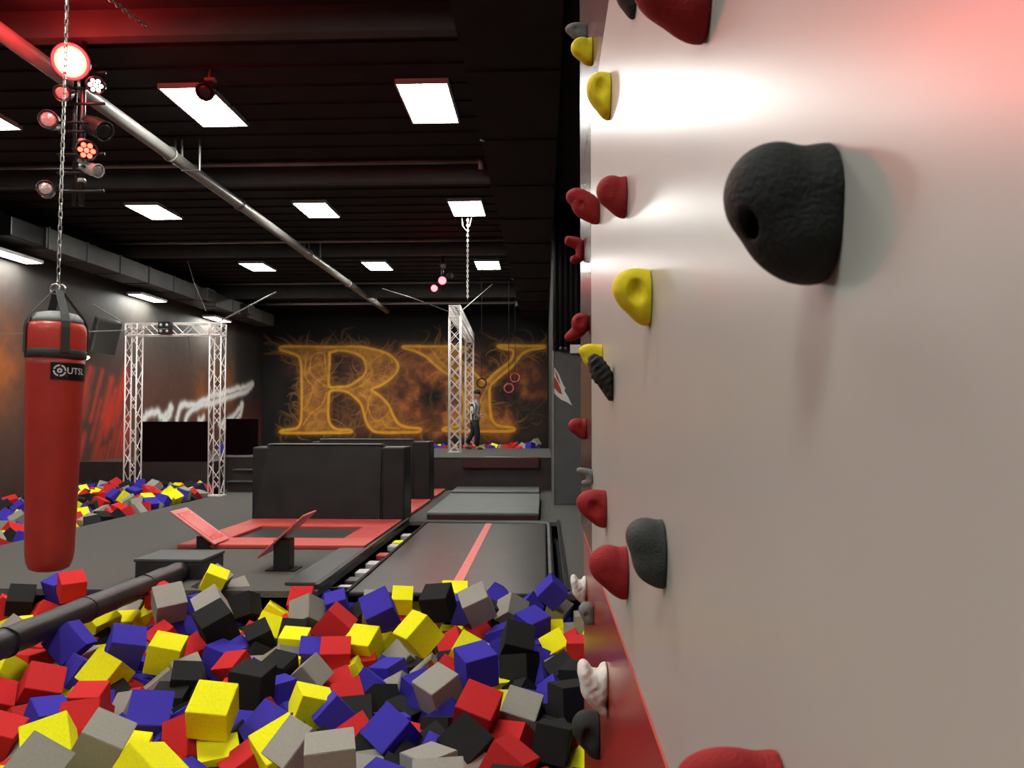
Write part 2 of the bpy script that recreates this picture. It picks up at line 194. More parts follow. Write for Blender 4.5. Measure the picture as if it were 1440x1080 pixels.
B|0|-0.06 5.14 -0.34|0.15 -0.01 -0.37 0.92|0.208|blue foam cube in the middle of the near pit, black behind and black in front
G|0|-0.15 4.86 -0.25|0.14 -0.01 -0.84 0.52|0.225|grey foam cube at the very front of the near pit, black behind
K|0|0.05 4.37 -0.21|0.62 -0.78 0.12 -0.02|0.195|rightmost black foam cube at the very front of the near pit
K|0|-0.44 4.29 -0.22|0.30 -0.90 0.30 0.15|0.225|tilted black foam cube at the very front of the near pit
R|0|-0.19 4.07 -0.21|0.24 -0.22 -0.94 0.04|0.205|red foam cube at the very front of the near pit, black on its right
K|0|-0.18 3.76 -0.21|0.00 -1.00 0.07 0.01|0.195|second black foam cube from the right at the very front of the near pit
R|1|-9.04 15.90 0.20|-0.49 -0.82 -0.15 0.26|0.225|sixth red small foam cube from the right in the heap by the left wall
K|1|-8.62 15.60 0.18|0.76 0.07 -0.37 -0.53|0.225|rightmost black small foam cube in the heap by the left wall
B|1|-8.53 15.90 0.20|0.34 0.74 0.12 -0.56|0.225|fourth blue small foam cube from the right in the heap by the left wall
G|1|-8.11 15.70 0.19|-0.38 0.63 0.08 -0.68|0.225|second grey small foam cube from the right in the heap by the left wall
Y|1|-7.43 14.95 0.12|-0.06 -0.82 -0.45 -0.35|0.225|second yellow small foam cube from the right in the heap by the left wall
R|1|-7.62 14.76 0.11|-0.66 0.51 -0.06 -0.55|0.225|rightmost red small foam cube in the heap by the left wall
R|1|-7.91 15.08 0.14|0.22 0.44 -0.86 -0.13|0.225|second red small foam cube from the right in the heap by the left wall
B|1|-8.12 14.92 0.13|-0.60 -0.11 -0.79 0.01|0.225|fifth blue small foam cube from the right in the heap by the left wall
B|1|-8.32 14.61 0.10|-0.03 -0.26 -0.90 -0.34|0.225|sixth blue small foam cube from the left in the heap by the left wall
Y|1|-8.00 14.40 0.09|-0.53 -0.65 0.11 -0.53|0.225|third yellow small foam cube from the left in the heap by the left wall
G|1|-7.66 14.00 0.06|0.48 0.29 -0.82 0.11|0.225|sixth grey small foam cube from the right in the heap by the left wall
R|1|-8.56 14.49 0.09|-0.48 0.01 0.02 -0.87|0.225|seventh red small foam cube from the left in the heap by the left wall
R|1|-8.17 13.85 0.04|-0.15 -0.16 0.62 -0.76|0.225|eighth red small foam cube from the left in the heap by the left wall
Y|1|-7.46 14.20 0.07|0.46 -0.69 -0.21 -0.52|0.225|fourth yellow small foam cube from the left in the heap by the left wall
Y|1|-7.14 14.23 0.06|0.49 0.19 0.82 0.22|0.225|third yellow small foam cube from the right in the heap by the left wall
G|1|-7.36 13.66 0.04|0.63 0.63 -0.45 -0.05|0.225|fourth grey small foam cube from the right in the heap by the left wall
B|1|-7.08 14.01 0.07|0.95 -0.28 0.13 -0.01|0.225|second blue small foam cube from the right in the heap by the left wall
B|1|-7.08 13.59 0.05|0.80 -0.48 -0.20 0.32|0.225|third blue small foam cube from the right in the heap by the left wall
G|1|-7.13 13.79 0.02|0.06 -0.48 0.50 -0.72|0.225|third grey small foam cube from the right in the heap by the left wall
Y|1|-7.09 14.49 0.09|-0.59 -0.63 0.47 -0.18|0.225|rightmost yellow small foam cube in the heap by the left wall
B|1|-7.08 14.75 0.12|-0.52 -0.61 0.22 -0.56|0.225|rightmost blue small foam cube in the heap by the left wall
R|1|-7.11 13.38 0.01|-0.68 0.33 -0.64 -0.17|0.225|third red small foam cube from the right in the heap by the left wall
G|1|-7.08 13.11 -0.00|-0.00 -0.32 -0.04 0.95|0.225|fifth grey small foam cube from the right in the heap by the left wall
R|1|-7.08 12.84 -0.03|-0.23 -0.55 -0.80 -0.09|0.225|fourth red small foam cube from the right in the heap by the left wall
R|1|-7.44 13.20 -0.01|-0.44 0.33 -0.58 -0.60|0.225|fifth red small foam cube from the right in the heap by the left wall
K|1|-7.08 12.56 -0.05|-0.74 -0.53 0.16 -0.39|0.225|second black small foam cube from the right in the heap by the left wall
K|1|-8.07 13.40 0.01|0.04 0.76 0.19 -0.63|0.225|fifth black small foam cube from the left in the heap by the left wall
Y|1|-8.34 13.40 0.01|0.79 0.16 -0.43 0.41|0.225|leftmost yellow small foam cube in the heap by the left wall
Y|1|-7.80 12.70 -0.04|0.01 -0.46 -0.48 -0.75|0.225|second yellow small foam cube from the left in the heap by the left wall
R|1|-7.61 12.20 -0.06|0.04 0.89 -0.27 0.35|0.225|fifth red small foam cube from the left in the heap by the left wall
G|1|-7.25 12.02 -0.05|0.83 -0.54 0.11 -0.13|0.225|fifth grey small foam cube from the left in the heap by the left wall
K|1|-7.27 12.39 -0.05|-0.69 -0.67 -0.01 0.28|0.225|third black small foam cube from the right in the heap by the left wall
G|1|-7.58 12.95 -0.02|-0.56 0.06 0.76 0.31|0.225|sixth grey small foam cube from the left in the heap by the left wall
R|1|-7.31 12.66 -0.05|0.41 0.22 0.23 0.86|0.225|ninth red small foam cube from the left in the heap by the left wall
B|1|-7.89 12.95 -0.02|0.47 0.10 0.54 -0.69|0.225|fifth blue small foam cube from the left in the heap by the left wall
G|1|-7.08 11.06 -0.05|-0.18 0.42 0.34 0.82|0.225|fourth grey small foam cube from the left in the heap by the left wall
B|1|-7.08 10.79 -0.05|0.00 -0.55 0.73 0.41|0.225|fourth blue small foam cube from the left in the heap by the left wall
K|1|-9.58 13.35 0.01|-0.42 0.55 0.01 -0.72|0.225|leftmost black small foam cube in the heap by the left wall
B|1|-8.99 12.50 -0.05|-0.22 -0.27 0.84 -0.42|0.225|leftmost blue small foam cube in the heap by the left wall
B|1|-9.31 13.35 0.01|-0.24 -0.26 -0.36 -0.86|0.225|second blue small foam cube from the left in the heap by the left wall
R|1|-9.88 13.90 0.05|0.14 0.69 0.40 -0.59|0.225|third red small foam cube from the left in the heap by the left wall
G|1|-8.63 12.35 -0.06|-0.77 0.08 -0.47 -0.42|0.225|third grey small foam cube from the left in the heap by the left wall
G|1|-8.22 11.40 -0.05|-0.58 0.67 0.32 -0.34|0.225|second grey small foam cube from the left in the heap by the left wall
R|1|-7.75 10.95 -0.06|0.31 0.46 -0.81 -0.19|0.225|fourth red small foam cube from the left in the heap by the left wall
K|1|-7.28 10.27 -0.05|-0.49 0.81 -0.15 -0.29|0.225|second black small foam cube from the left in the heap by the left wall
B|1|-7.08 10.27 -0.06|-0.02 0.64 0.75 -0.18|0.225|third blue small foam cube from the left in the heap by the left wall
G|1|-7.30 10.01 -0.06|-0.30 0.88 -0.32 -0.19|0.225|leftmost grey small foam cube in the heap by the left wall
R|1|-7.08 9.44 -0.05|0.03 0.40 0.86 0.33|0.225|leftmost red small foam cube in the heap by the left wall
R|1|-7.08 9.71 -0.05|-0.41 0.24 0.12 0.87|0.225|second red small foam cube from the left in the heap by the left wall
K|1|-7.08 11.83 -0.06|-0.01 -0.60 -0.47 0.65|0.225|fourth black small foam cube from the right in the heap by the left wall
R|1|-8.77 15.20 0.15|-0.24 -0.94 -0.26 0.00|0.225|seventh red small foam cube from the right in the heap by the left wall
G|1|-8.40 15.05 0.13|0.63 -0.54 0.36 0.42|0.225|seventh grey small foam cube from the left in the heap by the left wall
K|1|-8.66 13.94 0.05|-0.27 -0.07 0.69 0.67|0.225|third black small foam cube from the left in the heap by the left wall
G|1|-7.16 14.99 0.12|0.58 0.23 0.77 -0.10|0.225|rightmost grey small foam cube in the heap by the left wall
K|1|-8.61 14.21 0.07|-0.11 -0.99 0.01 -0.09|0.225|fourth black small foam cube from the left in the heap by the left wall
R|1|-8.83 14.50 0.09|0.83 -0.06 0.38 0.40|0.225|sixth red small foam cube from the left in the heap by the left wall
B|2|-3.33 23.67 0.66|0.45 -0.83 0.04 0.33|0.225|leftmost blue small foam cube on the far stage by the flame mural
B|2|-3.09 23.64 0.67|-0.60 0.55 -0.13 -0.57|0.225|second blue small foam cube from the left on the far stage by the flame mural
R|2|-3.04 23.27 0.66|-0.52 0.69 0.43 -0.27|0.225|leftmost red small foam cube on the far stage by the flame mural
R|2|-2.44 24.30 0.66|-0.04 0.88 0.23 0.42|0.225|second red small foam cube from the left on the far stage by the flame mural
R|2|-2.19 23.22 0.66|-0.80 -0.44 0.40 0.06|0.225|third red small foam cube from the left on the far stage by the flame mural
Y|2|-1.98 23.77 0.66|-0.96 0.07 -0.20 -0.21|0.225|leftmost yellow small foam cube on the far stage by the flame mural
B|2|-1.74 23.83 0.66|0.20 0.21 0.69 0.66|0.225|third blue small foam cube from the left on the far stage by the flame mural
B|2|-1.60 23.43 0.66|0.80 -0.33 -0.05 0.49|0.225|fourth blue small foam cube from the left on the far stage by the flame mural
Y|2|-1.58 24.15 0.69|0.24 0.50 -0.34 -0.76|0.225|second yellow small foam cube from the left on the far stage by the flame mural
G|2|-1.36 24.34 0.66|0.01 0.31 -0.58 0.75|0.225|leftmost grey small foam cube on the far stage by the flame mural
R|2|-1.17 24.18 0.66|-0.30 -0.83 0.27 -0.39|0.225|fourth red small foam cube from the left on the far stage by the flame mural
R|2|-0.94 24.12 0.76|-0.66 0.75 -0.02 0.04|0.225|third red small foam cube from the right on the far stage by the flame mural
R|2|-1.05 23.86 0.66|-0.96 0.21 -0.13 -0.12|0.225|fifth red small foam cube from the left on the far stage by the flame mural
R|2|-0.75 23.22 0.66|-0.57 0.49 -0.40 -0.53|0.225|rightmost red small foam cube on the far stage by the flame mural
G|2|-0.66 23.62 0.72|0.09 0.42 -0.33 -0.84|0.225|second grey small foam cube from the left on the far stage by the flame mural
B|2|-0.54 24.20 0.70|-0.61 0.68 -0.03 -0.40|0.225|third blue small foam cube from the right on the far stage by the flame mural
B|2|-0.41 23.26 0.78|0.33 0.64 -0.14 0.68|0.225|second blue small foam cube from the right on the far stage by the flame mural
G|2|-0.48 23.47 0.66|-0.10 -0.55 -0.50 -0.66|0.225|third grey small foam cube from the left on the far stage by the flame mural
G|2|-0.26 23.64 0.87|-0.24 -0.43 0.17 -0.85|0.225|rightmost grey small foam cube on the far stage by the flame mural
B|2|-0.41 24.40 0.66|0.85 0.44 0.22 0.19|0.225|rightmost blue small foam cube on the far stage by the flame mural
R|2|-0.85 23.79 0.75|0.40 0.06 -0.91 -0.05|0.225|second red small foam cube from the right on the far stage by the flame mural
B|3|-8.58 20.21 0.84|-0.67 -0.68 -0.04 -0.31|0.225|leftmost blue small foam cube on the stage beside the dark screen
B|3|-8.74 20.68 0.84|-0.58 -0.07 0.81 0.02|0.225|second blue small foam cube from the left on the stage beside the dark screen
B|3|-8.38 20.39 0.84|0.49 0.56 0.32 -0.59|0.225|third blue small foam cube from the left on the stage beside the dark screen
B|3|-8.42 20.64 0.85|-0.18 -0.75 -0.22 -0.60|0.225|third blue small foam cube from the right on the stage beside the dark screen
B|3|-8.42 21.10 0.84|0.18 -0.04 -0.58 -0.80|0.225|second blue small foam cube from the right on the stage beside the dark screen
G|3|-8.17 20.65 0.84|-0.55 -0.57 -0.07 -0.61|0.225|rightmost grey small foam cube on the stage beside the dark screen
B|3|-8.57 20.87 0.84|0.47 0.32 -0.60 -0.56|0.225|fourth blue small foam cube from the left on the stage beside the dark screen
G|3|-8.62 20.46 0.84|-0.05 -0.01 -0.68 -0.73|0.225|leftmost grey small foam cube on the stage beside the dark screen
B|3|-8.32 20.87 0.84|0.20 0.86 0.45 0.14|0.225|rightmost blue small foam cube on the stage beside the dark screen
G|3|-8.05 20.30 0.84|-0.77 0.48 -0.33 0.27|0.225|second grey small foam cube from the left on the stage beside the dark screen
'''
# ------------------------------------------------------------------ materials
def mat(name, col, rough=0.6, metal=0.0, noise=0.0, nscale=8.0, bump=0.0, bscale=60.0, spec=0.5, emit=None, estr=0.0, col2=None, coat=0.0):
    m = bpy.data.materials.new(name); m.use_nodes = True
    nt = m.node_tree; b = nt.nodes['Principled BSDF']
    b.inputs['Base Color'].default_value = (*col, 1)
    b.inputs['Roughness'].default_value = rough
    b.inputs['Metallic'].default_value = metal
    b.inputs['Specular IOR Level'].default_value = spec
    b.inputs['Coat Weight'].default_value = coat
    tc = nt.nodes.new('ShaderNodeTexCoord')
    if noise > 0 or col2:
        n = nt.nodes.new('ShaderNodeTexNoise'); n.inputs['Scale'].default_value = nscale; n.inputs['Detail'].default_value = 5
        nt.links.new(tc.outputs['Object'], n.inputs['Vector'])
        r = nt.nodes.new('ShaderNodeValToRGB')
        c2 = col2 or tuple(c * (1 + noise) for c in col)
        c1 = col if col2 else tuple(c * (1 - noise) for c in col)
        r.color_ramp.elements[0].position = 0.32; r.color_ramp.elements[1].position = 0.68
        r.color_ramp.elements[0].color = (*c1, 1); r.color_ramp.elements[1].color = (*c2, 1)
        nt.links.new(n.outputs['Fac'], r.inputs['Fac']); nt.links.new(r.outputs['Color'], b.inputs['Base Color'])
    if bump > 0:
        n2 = nt.nodes.new('ShaderNodeTexNoise'); n2.inputs['Scale'].default_value = bscale; n2.inputs['Detail'].default_value = 4
        nt.links.new(tc.outputs['Object'], n2.inputs['Vector'])
        bp = nt.nodes.new('ShaderNodeBump'); bp.inputs['Strength'].default_value = bump; bp.inputs['Distance'].default_value = 0.01
        nt.links.new(n2.outputs['Fac'], bp.inputs['Height']); nt.links.new(bp.outputs['Normal'], b.inputs['Normal'])
    if emit:
        b.inputs['Emission Color'].default_value = (*emit, 1); b.inputs['Emission Strength'].default_value = estr
    return m

def paint_mat(name, rough=0.7):
    m = bpy.data.materials.new(name); m.use_nodes = True
    nt = m.node_tree; b = nt.nodes['Principled BSDF']; b.inputs['Roughness'].default_value = rough
    b.inputs['Specular IOR Level'].default_value = 0.25
    a = nt.nodes.new('ShaderNodeVertexColor'); a.layer_name = 'paint'
    tc = nt.nodes.new('ShaderNodeTexCoord'); n = nt.nodes.new('ShaderNodeTexNoise'); n.inputs['Scale'].default_value = 5; n.inputs['Detail'].default_value = 8
    nt.links.new(tc.outputs['Object'], n.inputs['Vector'])
    r = nt.nodes.new('ShaderNodeValToRGB'); r.color_ramp.elements[0].color = (.75, .75, .75, 1); r.color_ramp.elements[1].color = (1.2, 1.2, 1.2, 1)
    nt.links.new(n.outputs['Fac'], r.inputs['Fac'])
    mx = nt.nodes.new('ShaderNodeMixRGB'); mx.blend_type = 'MULTIPLY'; mx.inputs['Fac'].default_value = 1
    nt.links.new(a.outputs['Color'], mx.inputs[1]); nt.links.new(r.outputs['Color'], mx.inputs[2])
    nt.links.new(mx.outputs[0], b.inputs['Base Color'])
    return m

M = {}
M['carpet'] = mat('carpet', (.108, .104, .096), .95, noise=.12, nscale=40, bump=.5, bscale=300, spec=.15)
M['vinyl_dark'] = mat('black_vinyl', (.02, .02, .02), .42, noise=.2, nscale=6, bump=.15, bscale=25)
M['vinyl_grey'] = mat('charcoal_vinyl', (.05, .052, .05), .45, noise=.15, nscale=5, bump=.1, bscale=30)
M['mat_grey'] = mat('grey_landing_vinyl', (.13, .14, .135), .5, noise=.1, nscale=4)
M['maroon'] = mat('maroon_vinyl', (.05, .012, .012), .4, noise=.15, nscale=5)
M['block'] = mat('block_vinyl', (.017, .0165, .016), .42, spec=.35, noise=.25, nscale=3, bump=.08, bscale=12)
M['red_pad'] = mat('red_pad_vinyl', (.52, .06, .05), .5, noise=.06, nscale=4, bump=.08, bscale=20)
M['red_dark'] = mat('dark_red_vinyl', (.28, .02, .018), .5, noise=.1, nscale=4)
M['bed'] = mat('woven_trampoline_bed', (.016, .016, .016), .45, noise=.3, nscale=20, bump=.2, bscale=200, col2=(.03, .029, .028))
M['track'] = mat('tumble_track_bed', (.022, .021, .02), .36, bump=.06, bscale=40, nscale=3, col2=(.036, .034, .032))
M['stripe'] = mat('coral_stripe', (.75, .17, .15), .5, noise=.05, nscale=10)
M['black'] = mat('matte_black', (.006, .006, .006), .8, noise=.2, nscale=4, spec=.3)
M['black_gloss'] = mat('black_plastic', (.012, .012, .012), .35, noise=.1)
M['ceil'] = mat('ceiling_black', (.02, .0185, .0175), .85, noise=.2, nscale=2, spec=.2)
M['beam'] = mat('beam_charcoal', (.045, .043, .040), .7, noise=.15, nscale=3)
M['duct'] = mat('duct_grey', (.085, .083, .078), .55, noise=.15, nscale=3, metal=.2)
M['pipe'] = mat('pipe_grey', (.28, .27, .25), .4, noise=.12, nscale=6, metal=.3)
M['pipe_dim'] = mat('pipe_dark_grey', (.13, .125, .12), .45, noise=.15, nscale=6, metal=.3)
M['steel'] = mat('zinc_steel', (.62, .6, .57), .3, metal=1.0, noise=.1, nscale=30)
M['alu'] = mat('aluminium_truss', (.86, .78, .76), .4, metal=.1, noise=.06, nscale=20)
M['frame'] = mat('lamp_frame_white', (.6, .6, .6), .5, noise=.05)
M['lamp'] = mat('lamp_diffuser', (1, 1, 1), .5, emit=(1, 1, .93), estr=PANEL)
M['redlamp'] = mat('red_led_lens', (.9, .05, .05), .3, emit=(1, .025, .03), estr=26)
M['redlamp_hot'] = mat('red_led_hot_lens', (.9, .2, .1), .3, emit=(1, .42, .2), estr=60)
M['redhalo_mid'] = mat('red_halo_mid', (.9, .1, .05), .3, emit=(1, .10, .04), estr=14)
M['redhalo_rim'] = mat('red_halo_rim', (.9, .05, .05), .3, emit=(1, .01, .015), estr=9)
M['redlamp_soft'] = mat('red_led_soft_lens', (.9, .05, .05), .3, emit=(1, .07, .04), estr=7)
M['whiteled'] = mat('white_led_lens', (.9, .9, .9), .3, emit=(1, .95, .9), estr=4)
M['lens'] = mat('glass_lens_grey', (.45, .42, .4), .15, noise=.2, nscale=40, metal=.3)
M['bag'] = mat('red_bag_leather', (.40, .030, .020), .42, noise=.12, nscale=5, bump=.12, bscale=14)
M['bag_top'] = mat('red_bag_top_leather', (.50, .040, .028), .36, noise=.08, nscale=8, bump=.3, bscale=22)
M['web'] = mat('black_webbing', (.03, .032, .03), .6, noise=.2, nscale=60)
M['canvas_top'] = mat('grey_canvas_lid', (.25, .26, .25), .6, noise=.15, nscale=30)
M['label'] = mat('black_label', (.01, .008, .01), .35, noise=.1)
M['print'] = mat('silver_print', (.62, .62, .6), .5, noise=.05)
M['print_dim'] = mat('dim_silver_print', (.3, .3, .29), .5, noise=.05)
M['grey_wall'] = mat('column_grey_paint', (.10, .10, .10), .6, noise=.08, nscale=3)
M['dark_wall'] = mat('dark_wall_paint', (.02, .019, .018), .8, noise=.2, nscale=2)
M['stage_front'] = mat('stage_front_vinyl', (.028, .018, .017), .5, noise=.2, nscale=3)
M['white'] = mat('white_paint', (.8, .78, .74), .55, noise=.04)
M['red_paint'] = mat('red_wall_paint', (.42, .05, .035), .6, noise=.08)
M['screen'] = mat('black_felt_screen', (.006, .002, .0025), 1, noise=.1, spec=.02)
M['skin'] = mat('skin', (.55, .33, .24), .5, noise=.05)
M['hair'] = mat('black_cap', (.012, .012, .012), .7, noise=.1)
M['trousers'] = mat('navy_trousers', (.012, .013, .022), .8, noise=.15, nscale=20)
M['shoe'] = mat('dark_shoe', (.05, .03, .03), .6, noise=.1)
# climbing wall sheets
M['wall_grey'] = mat('grey_laminate', (.43, .435, .40), .31, noise=.02, nscale=2.5, spec=.5, bump=.012, bscale=5)
M['wall_red'] = mat('red_laminate', (.30, .028, .018), .22, noise=.05, nscale=3, spec=.5)
M['wall_brown'] = mat('maroon_laminate', (.065, .028, .022), .26, noise=.08, nscale=3, spec=.5)
M['edge_red'] = mat('red_panel_edge', (.5, .07, .05), .6, noise=.05)
HC = {'K': (.020, .024, .022), 'R': (.30, .014, .016), 'Y': (.78, .64, .015), 'G': (.20, .21, .205), 'W': (.72, .71, .66), 'D': (.05, .058, .055)}
for k, c in HC.items():
    M['hold_' + k] = mat('hold_resin_' + k, c, .75, noise=.12, nscale=30, bump=.35 if k != 'Y' else .12, bscale=260, spec=.3)
FC = {'R': (.62, .030, .032), 'Y': (.97, .93, .016), 'B': (.055, .040, .42), 'G': (.34, .325, .285), 'K': (.022, .022, .022)}
FN = {'R': 'red', 'Y': 'yellow', 'B': 'blue', 'G': 'grey', 'K': 'black'}
for k, c in FC.items():
    M['foam_' + k] = mat('foam_' + FN[k], c, .95, noise=.05, nscale=12, bump=.25, bscale=120, spec=.15)

# ------------------------------------------------------------------ mesh helpers
class MB:
    def __init__(s): s.bm = bmesh.new(); s.mi = 0
    def _tag(s, geom):
        for f in geom: f.material_index = s.mi
    def box(s, x0, x1, y0, y1, z0, z1, bev=0, seg=2, mtx=None):
        n0 = set(s.bm.faces)
        r = bmesh.ops.create_cube(s.bm, size=1)
        T = Matrix.Translation(((x0+x1)/2, (y0+y1)/2, (z0+z1)/2)) @ Matrix.Diagonal((x1-x0, y1-y0, z1-z0, 1))
        bmesh.ops.transform(s.bm, matrix=T, verts=r['verts'])
        vs = r['verts']
        if bev:
            es = list({e for v in vs for e in v.link_edges})
            bmesh.ops.bevel(s.bm, geom=es, offset=bev, segments=seg, affect='EDGES', profile=.6)
        new = [f for f in s.bm.faces if f not in n0]
        if mtx is not None:
            bmesh.ops.transform(s.bm, matrix=mtx, verts=list({v for f in new for v in f.verts}))
        s._tag(new); return s
    def tube(s, pts, r, seg=8, closed=False, caps=True):
        pts = [Vector(p) for p in pts]; n = len(pts)
        rr = r if isinstance(r, (list, tuple)) else [r]*n
        rings = []; prev = None
        for i, p in enumerate(pts):
            if closed: t = (pts[(i+1) % n]-pts[i-1])
            else: t = pts[min(i+1, n-1)]-pts[max(i-1, 0)]
            t.normalize()
            if prev is None:
                a = Vector((0, 0, 1)) if abs(t.z) < .9 else Vector((1, 0, 0))
                u = t.cross(a).normalized()
            else:
                u = (prev - t*prev.dot(t)).normalized()
            prev = u; v = t.cross(u)
            rings.append([s.bm.verts.new(p + (u*math.cos(2*PI*k/seg)+v*math.sin(2*PI*k/seg))*rr[i]) for k in range(seg)])
        fs = []
        for i in range(n if closed else n-1):
            A, B = rings[i], rings[(i+1) % n]
            for k in range(seg):
                fs.append(s.bm.faces.new((A[k], A[(k+1) % seg], B[(k+1) % seg], B[k])))
        if caps and not closed:
            fs.append(s.bm.faces.new(rings[0][::-1])); fs.append(s.bm.faces.new(rings[-1]))
        for f in fs: f.smooth = seg > 6
        s._tag(fs); return s
    def lathe(s, prof, seg=32, mtx=None):
        rings = []
        for r, z in prof:
            rings.append([s.bm.verts.new((r*math.cos(2*PI*k/seg), r*math.sin(2*PI*k/seg), z)) for k in range(seg)])
        fs = []
        for A, B in zip(rings, rings[1:]):
            for k in range(seg): fs.append(s.bm.faces.new((A[k], A[(k+1) % seg], B[(k+1) % seg], B[k])))
        fs.append(s.bm.faces.new(rings[0][::-1])); fs.append(s.bm.faces.new(rings[-1]))
        for f in fs[:-2]: f.smooth = True
        if mtx is not None: bmesh.ops.transform(s.bm, matrix=mtx, verts=[v for g in rings for v in g])
        s._tag(fs); return s
    def poly(s, pts, thick=None):
        vs = [s.bm.verts.new(p) for p in pts]; f = s.bm.faces.new(vs); fs = [f]
        if thick:
            r = bmesh.ops.extrude_face_region(s.bm, geom=[f])
            ev = [g for g in r['geom'] if isinstance(g, bmesh.types.BMVert)]
            bmesh.ops.translate(s.bm, vec=thick, verts=ev)
            fs = list({g for v in ev+vs for g in v.link_faces})
        s._tag(fs); return s
    def build(s, name, m, parent=None, kind=None):
        bmesh.ops.recalc_face_normals(s.bm, faces=s.bm.faces)
        me = bpy.data.meshes.new(name); s.bm.to_mesh(me); s.bm.free()
        for x in (m if isinstance(m, (list, tuple)) else [m]): me.materials.append(x)
        o = bpy.data.objects.new(name, me); C.objects.link(o)
        if parent is not None:
            o.parent = parent
            o.matrix_parent_inverse = parent_mw(parent).inverted()
        if kind: o['kind'] = kind
        return o
def parent_mw(p):
    m = p.matrix_basis.copy()
    if p.parent is not None: m = parent_mw(p.parent) @ p.matrix_parent_inverse @ m
    return m
def tag(o, label, cat, group=None, kind=None):
    o['label'] = label; o['category'] = cat
    if group: o['group'] = group
    if kind: o['kind'] = kind
    return o
def thing(name, label, cat, loc=(0, 0, 0), group=None):
    o = bpy.data.objects.new(name, None); C.objects.link(o); o.location = loc; o.empty_display_size = .1
    return tag(o, label, cat, group)
def struct(mb, name, m, parent=None): return mb.build(name, m, parent, None if parent else 'structure')
def R3(ax, deg): return Matrix.Rotation(math.radians(deg), 4, ax)
def T3(x, y, z): return Matrix.Translation((x, y, z))

# ------------------------------------------------------------------ the room
fl = MB()
H = .06
for x0, x1, y0, y1 in ((-6.92, -2.12, 7.12, 17.4), (-2.12, .2, 12.05, 17.4), (.2, 2.6, 7.12, 17.4), (-10.4, -6.92, -3, 6.4), (-6.92, -5.7, -3, 7.12), (-5.7, 2.6, -3, -1.2), (1.5, 2.6, -1.2, 7.12), (-10.4, -6.92, 16.55, 17.4)):
    fl.box(x0, x1, y0, y1, -H, 0)
struct(fl, 'floor', M['carpet'])
p = MB()
p.box(-10.45, 2.6, -3, 28, -1.3, -1.2)
p.box(-5.95, -5.85, -1.3, 7.6, -1.2, -H); p.box(-5.85, 1.65, 7.55, 7.6, -1.2, -H); p.box(1.6, 1.65, -1.3, 7.6, -1.2, -H)
p.box(-6.85, -6.8, 6.3, 16.6, -1.2, -H); p.box(-2.16, .26, 7.6, 12.1, -.3, -.25)
struct(p, 'floor_pit_lining', M['black'])
cl = MB().box(-10.5, 2.6, -3.2, 28.2, 5.65, 5.8)
for k in range(60): cl.box(-10.4, -.8, -2.9+k*.52, -2.88+k*.52, 5.625, 5.65)
struct(cl, 'ceiling', M['ceil'])
bs = MB()
for y in (-2.7, 2.3, 7.3, 12.05, 17.4, 22.6): bs.box(-10.4, -.82, y, y+.14, BEAMZ if y < 20 else 5.24, 5.65)
struct(bs, 'ceiling_beams', M['beam'])
so = MB().box(-.83, .18, -3, 28, 5.3, 5.65)
for k in range(15): so.box(-.84, .18, -2+k*2, -1.97+k*2, 5.27, 5.3)
struct(so, 'ceiling_soffit', M['ceil'])
struct(MB().box(.16, .4, 14.6, 28.2, -.1, 5.65), 'wall_right', M['dark_wall'])
wc = struct(MB().box(.16, 2.6, 14.46, 14.6, -.1, 2.98), 'wall_right_front', M['grey_wall'])
struct(MB().box(.15, .19, 14.44, 14.46, .0, 4.6), 'trim_1', M['pipe'])
struct(MB().box(.19, 2.6, 14.43, 14.46, .0, .04), 'baseboard_right', M['duct'])
cu = MB()
for k in range(24):
    x = .17+k*.1; cu.tube([(x+.05, 14.44, 2.9), (x+.05, 14.44, 5.4)], .055, 8)
tag(cu.build('curtain', M['black']), 'black pleated curtain hanging above the grey column on the right', 'curtain')
struct(MB().box(.2, 2.6, 14.5, 14.6, 2.98, 5.65), 'wall_right_upper', M['dark_wall'])
struct(MB().box(2.5, 2.6, -3.2, 14.6, -1.3, 5.65), 'wall_right_near', M['dark_wall'])
struct(MB().box(-10.5, 2.6, -3.2, -3.0, -1.3, 5.65), 'wall_near', M['dark_wall'])

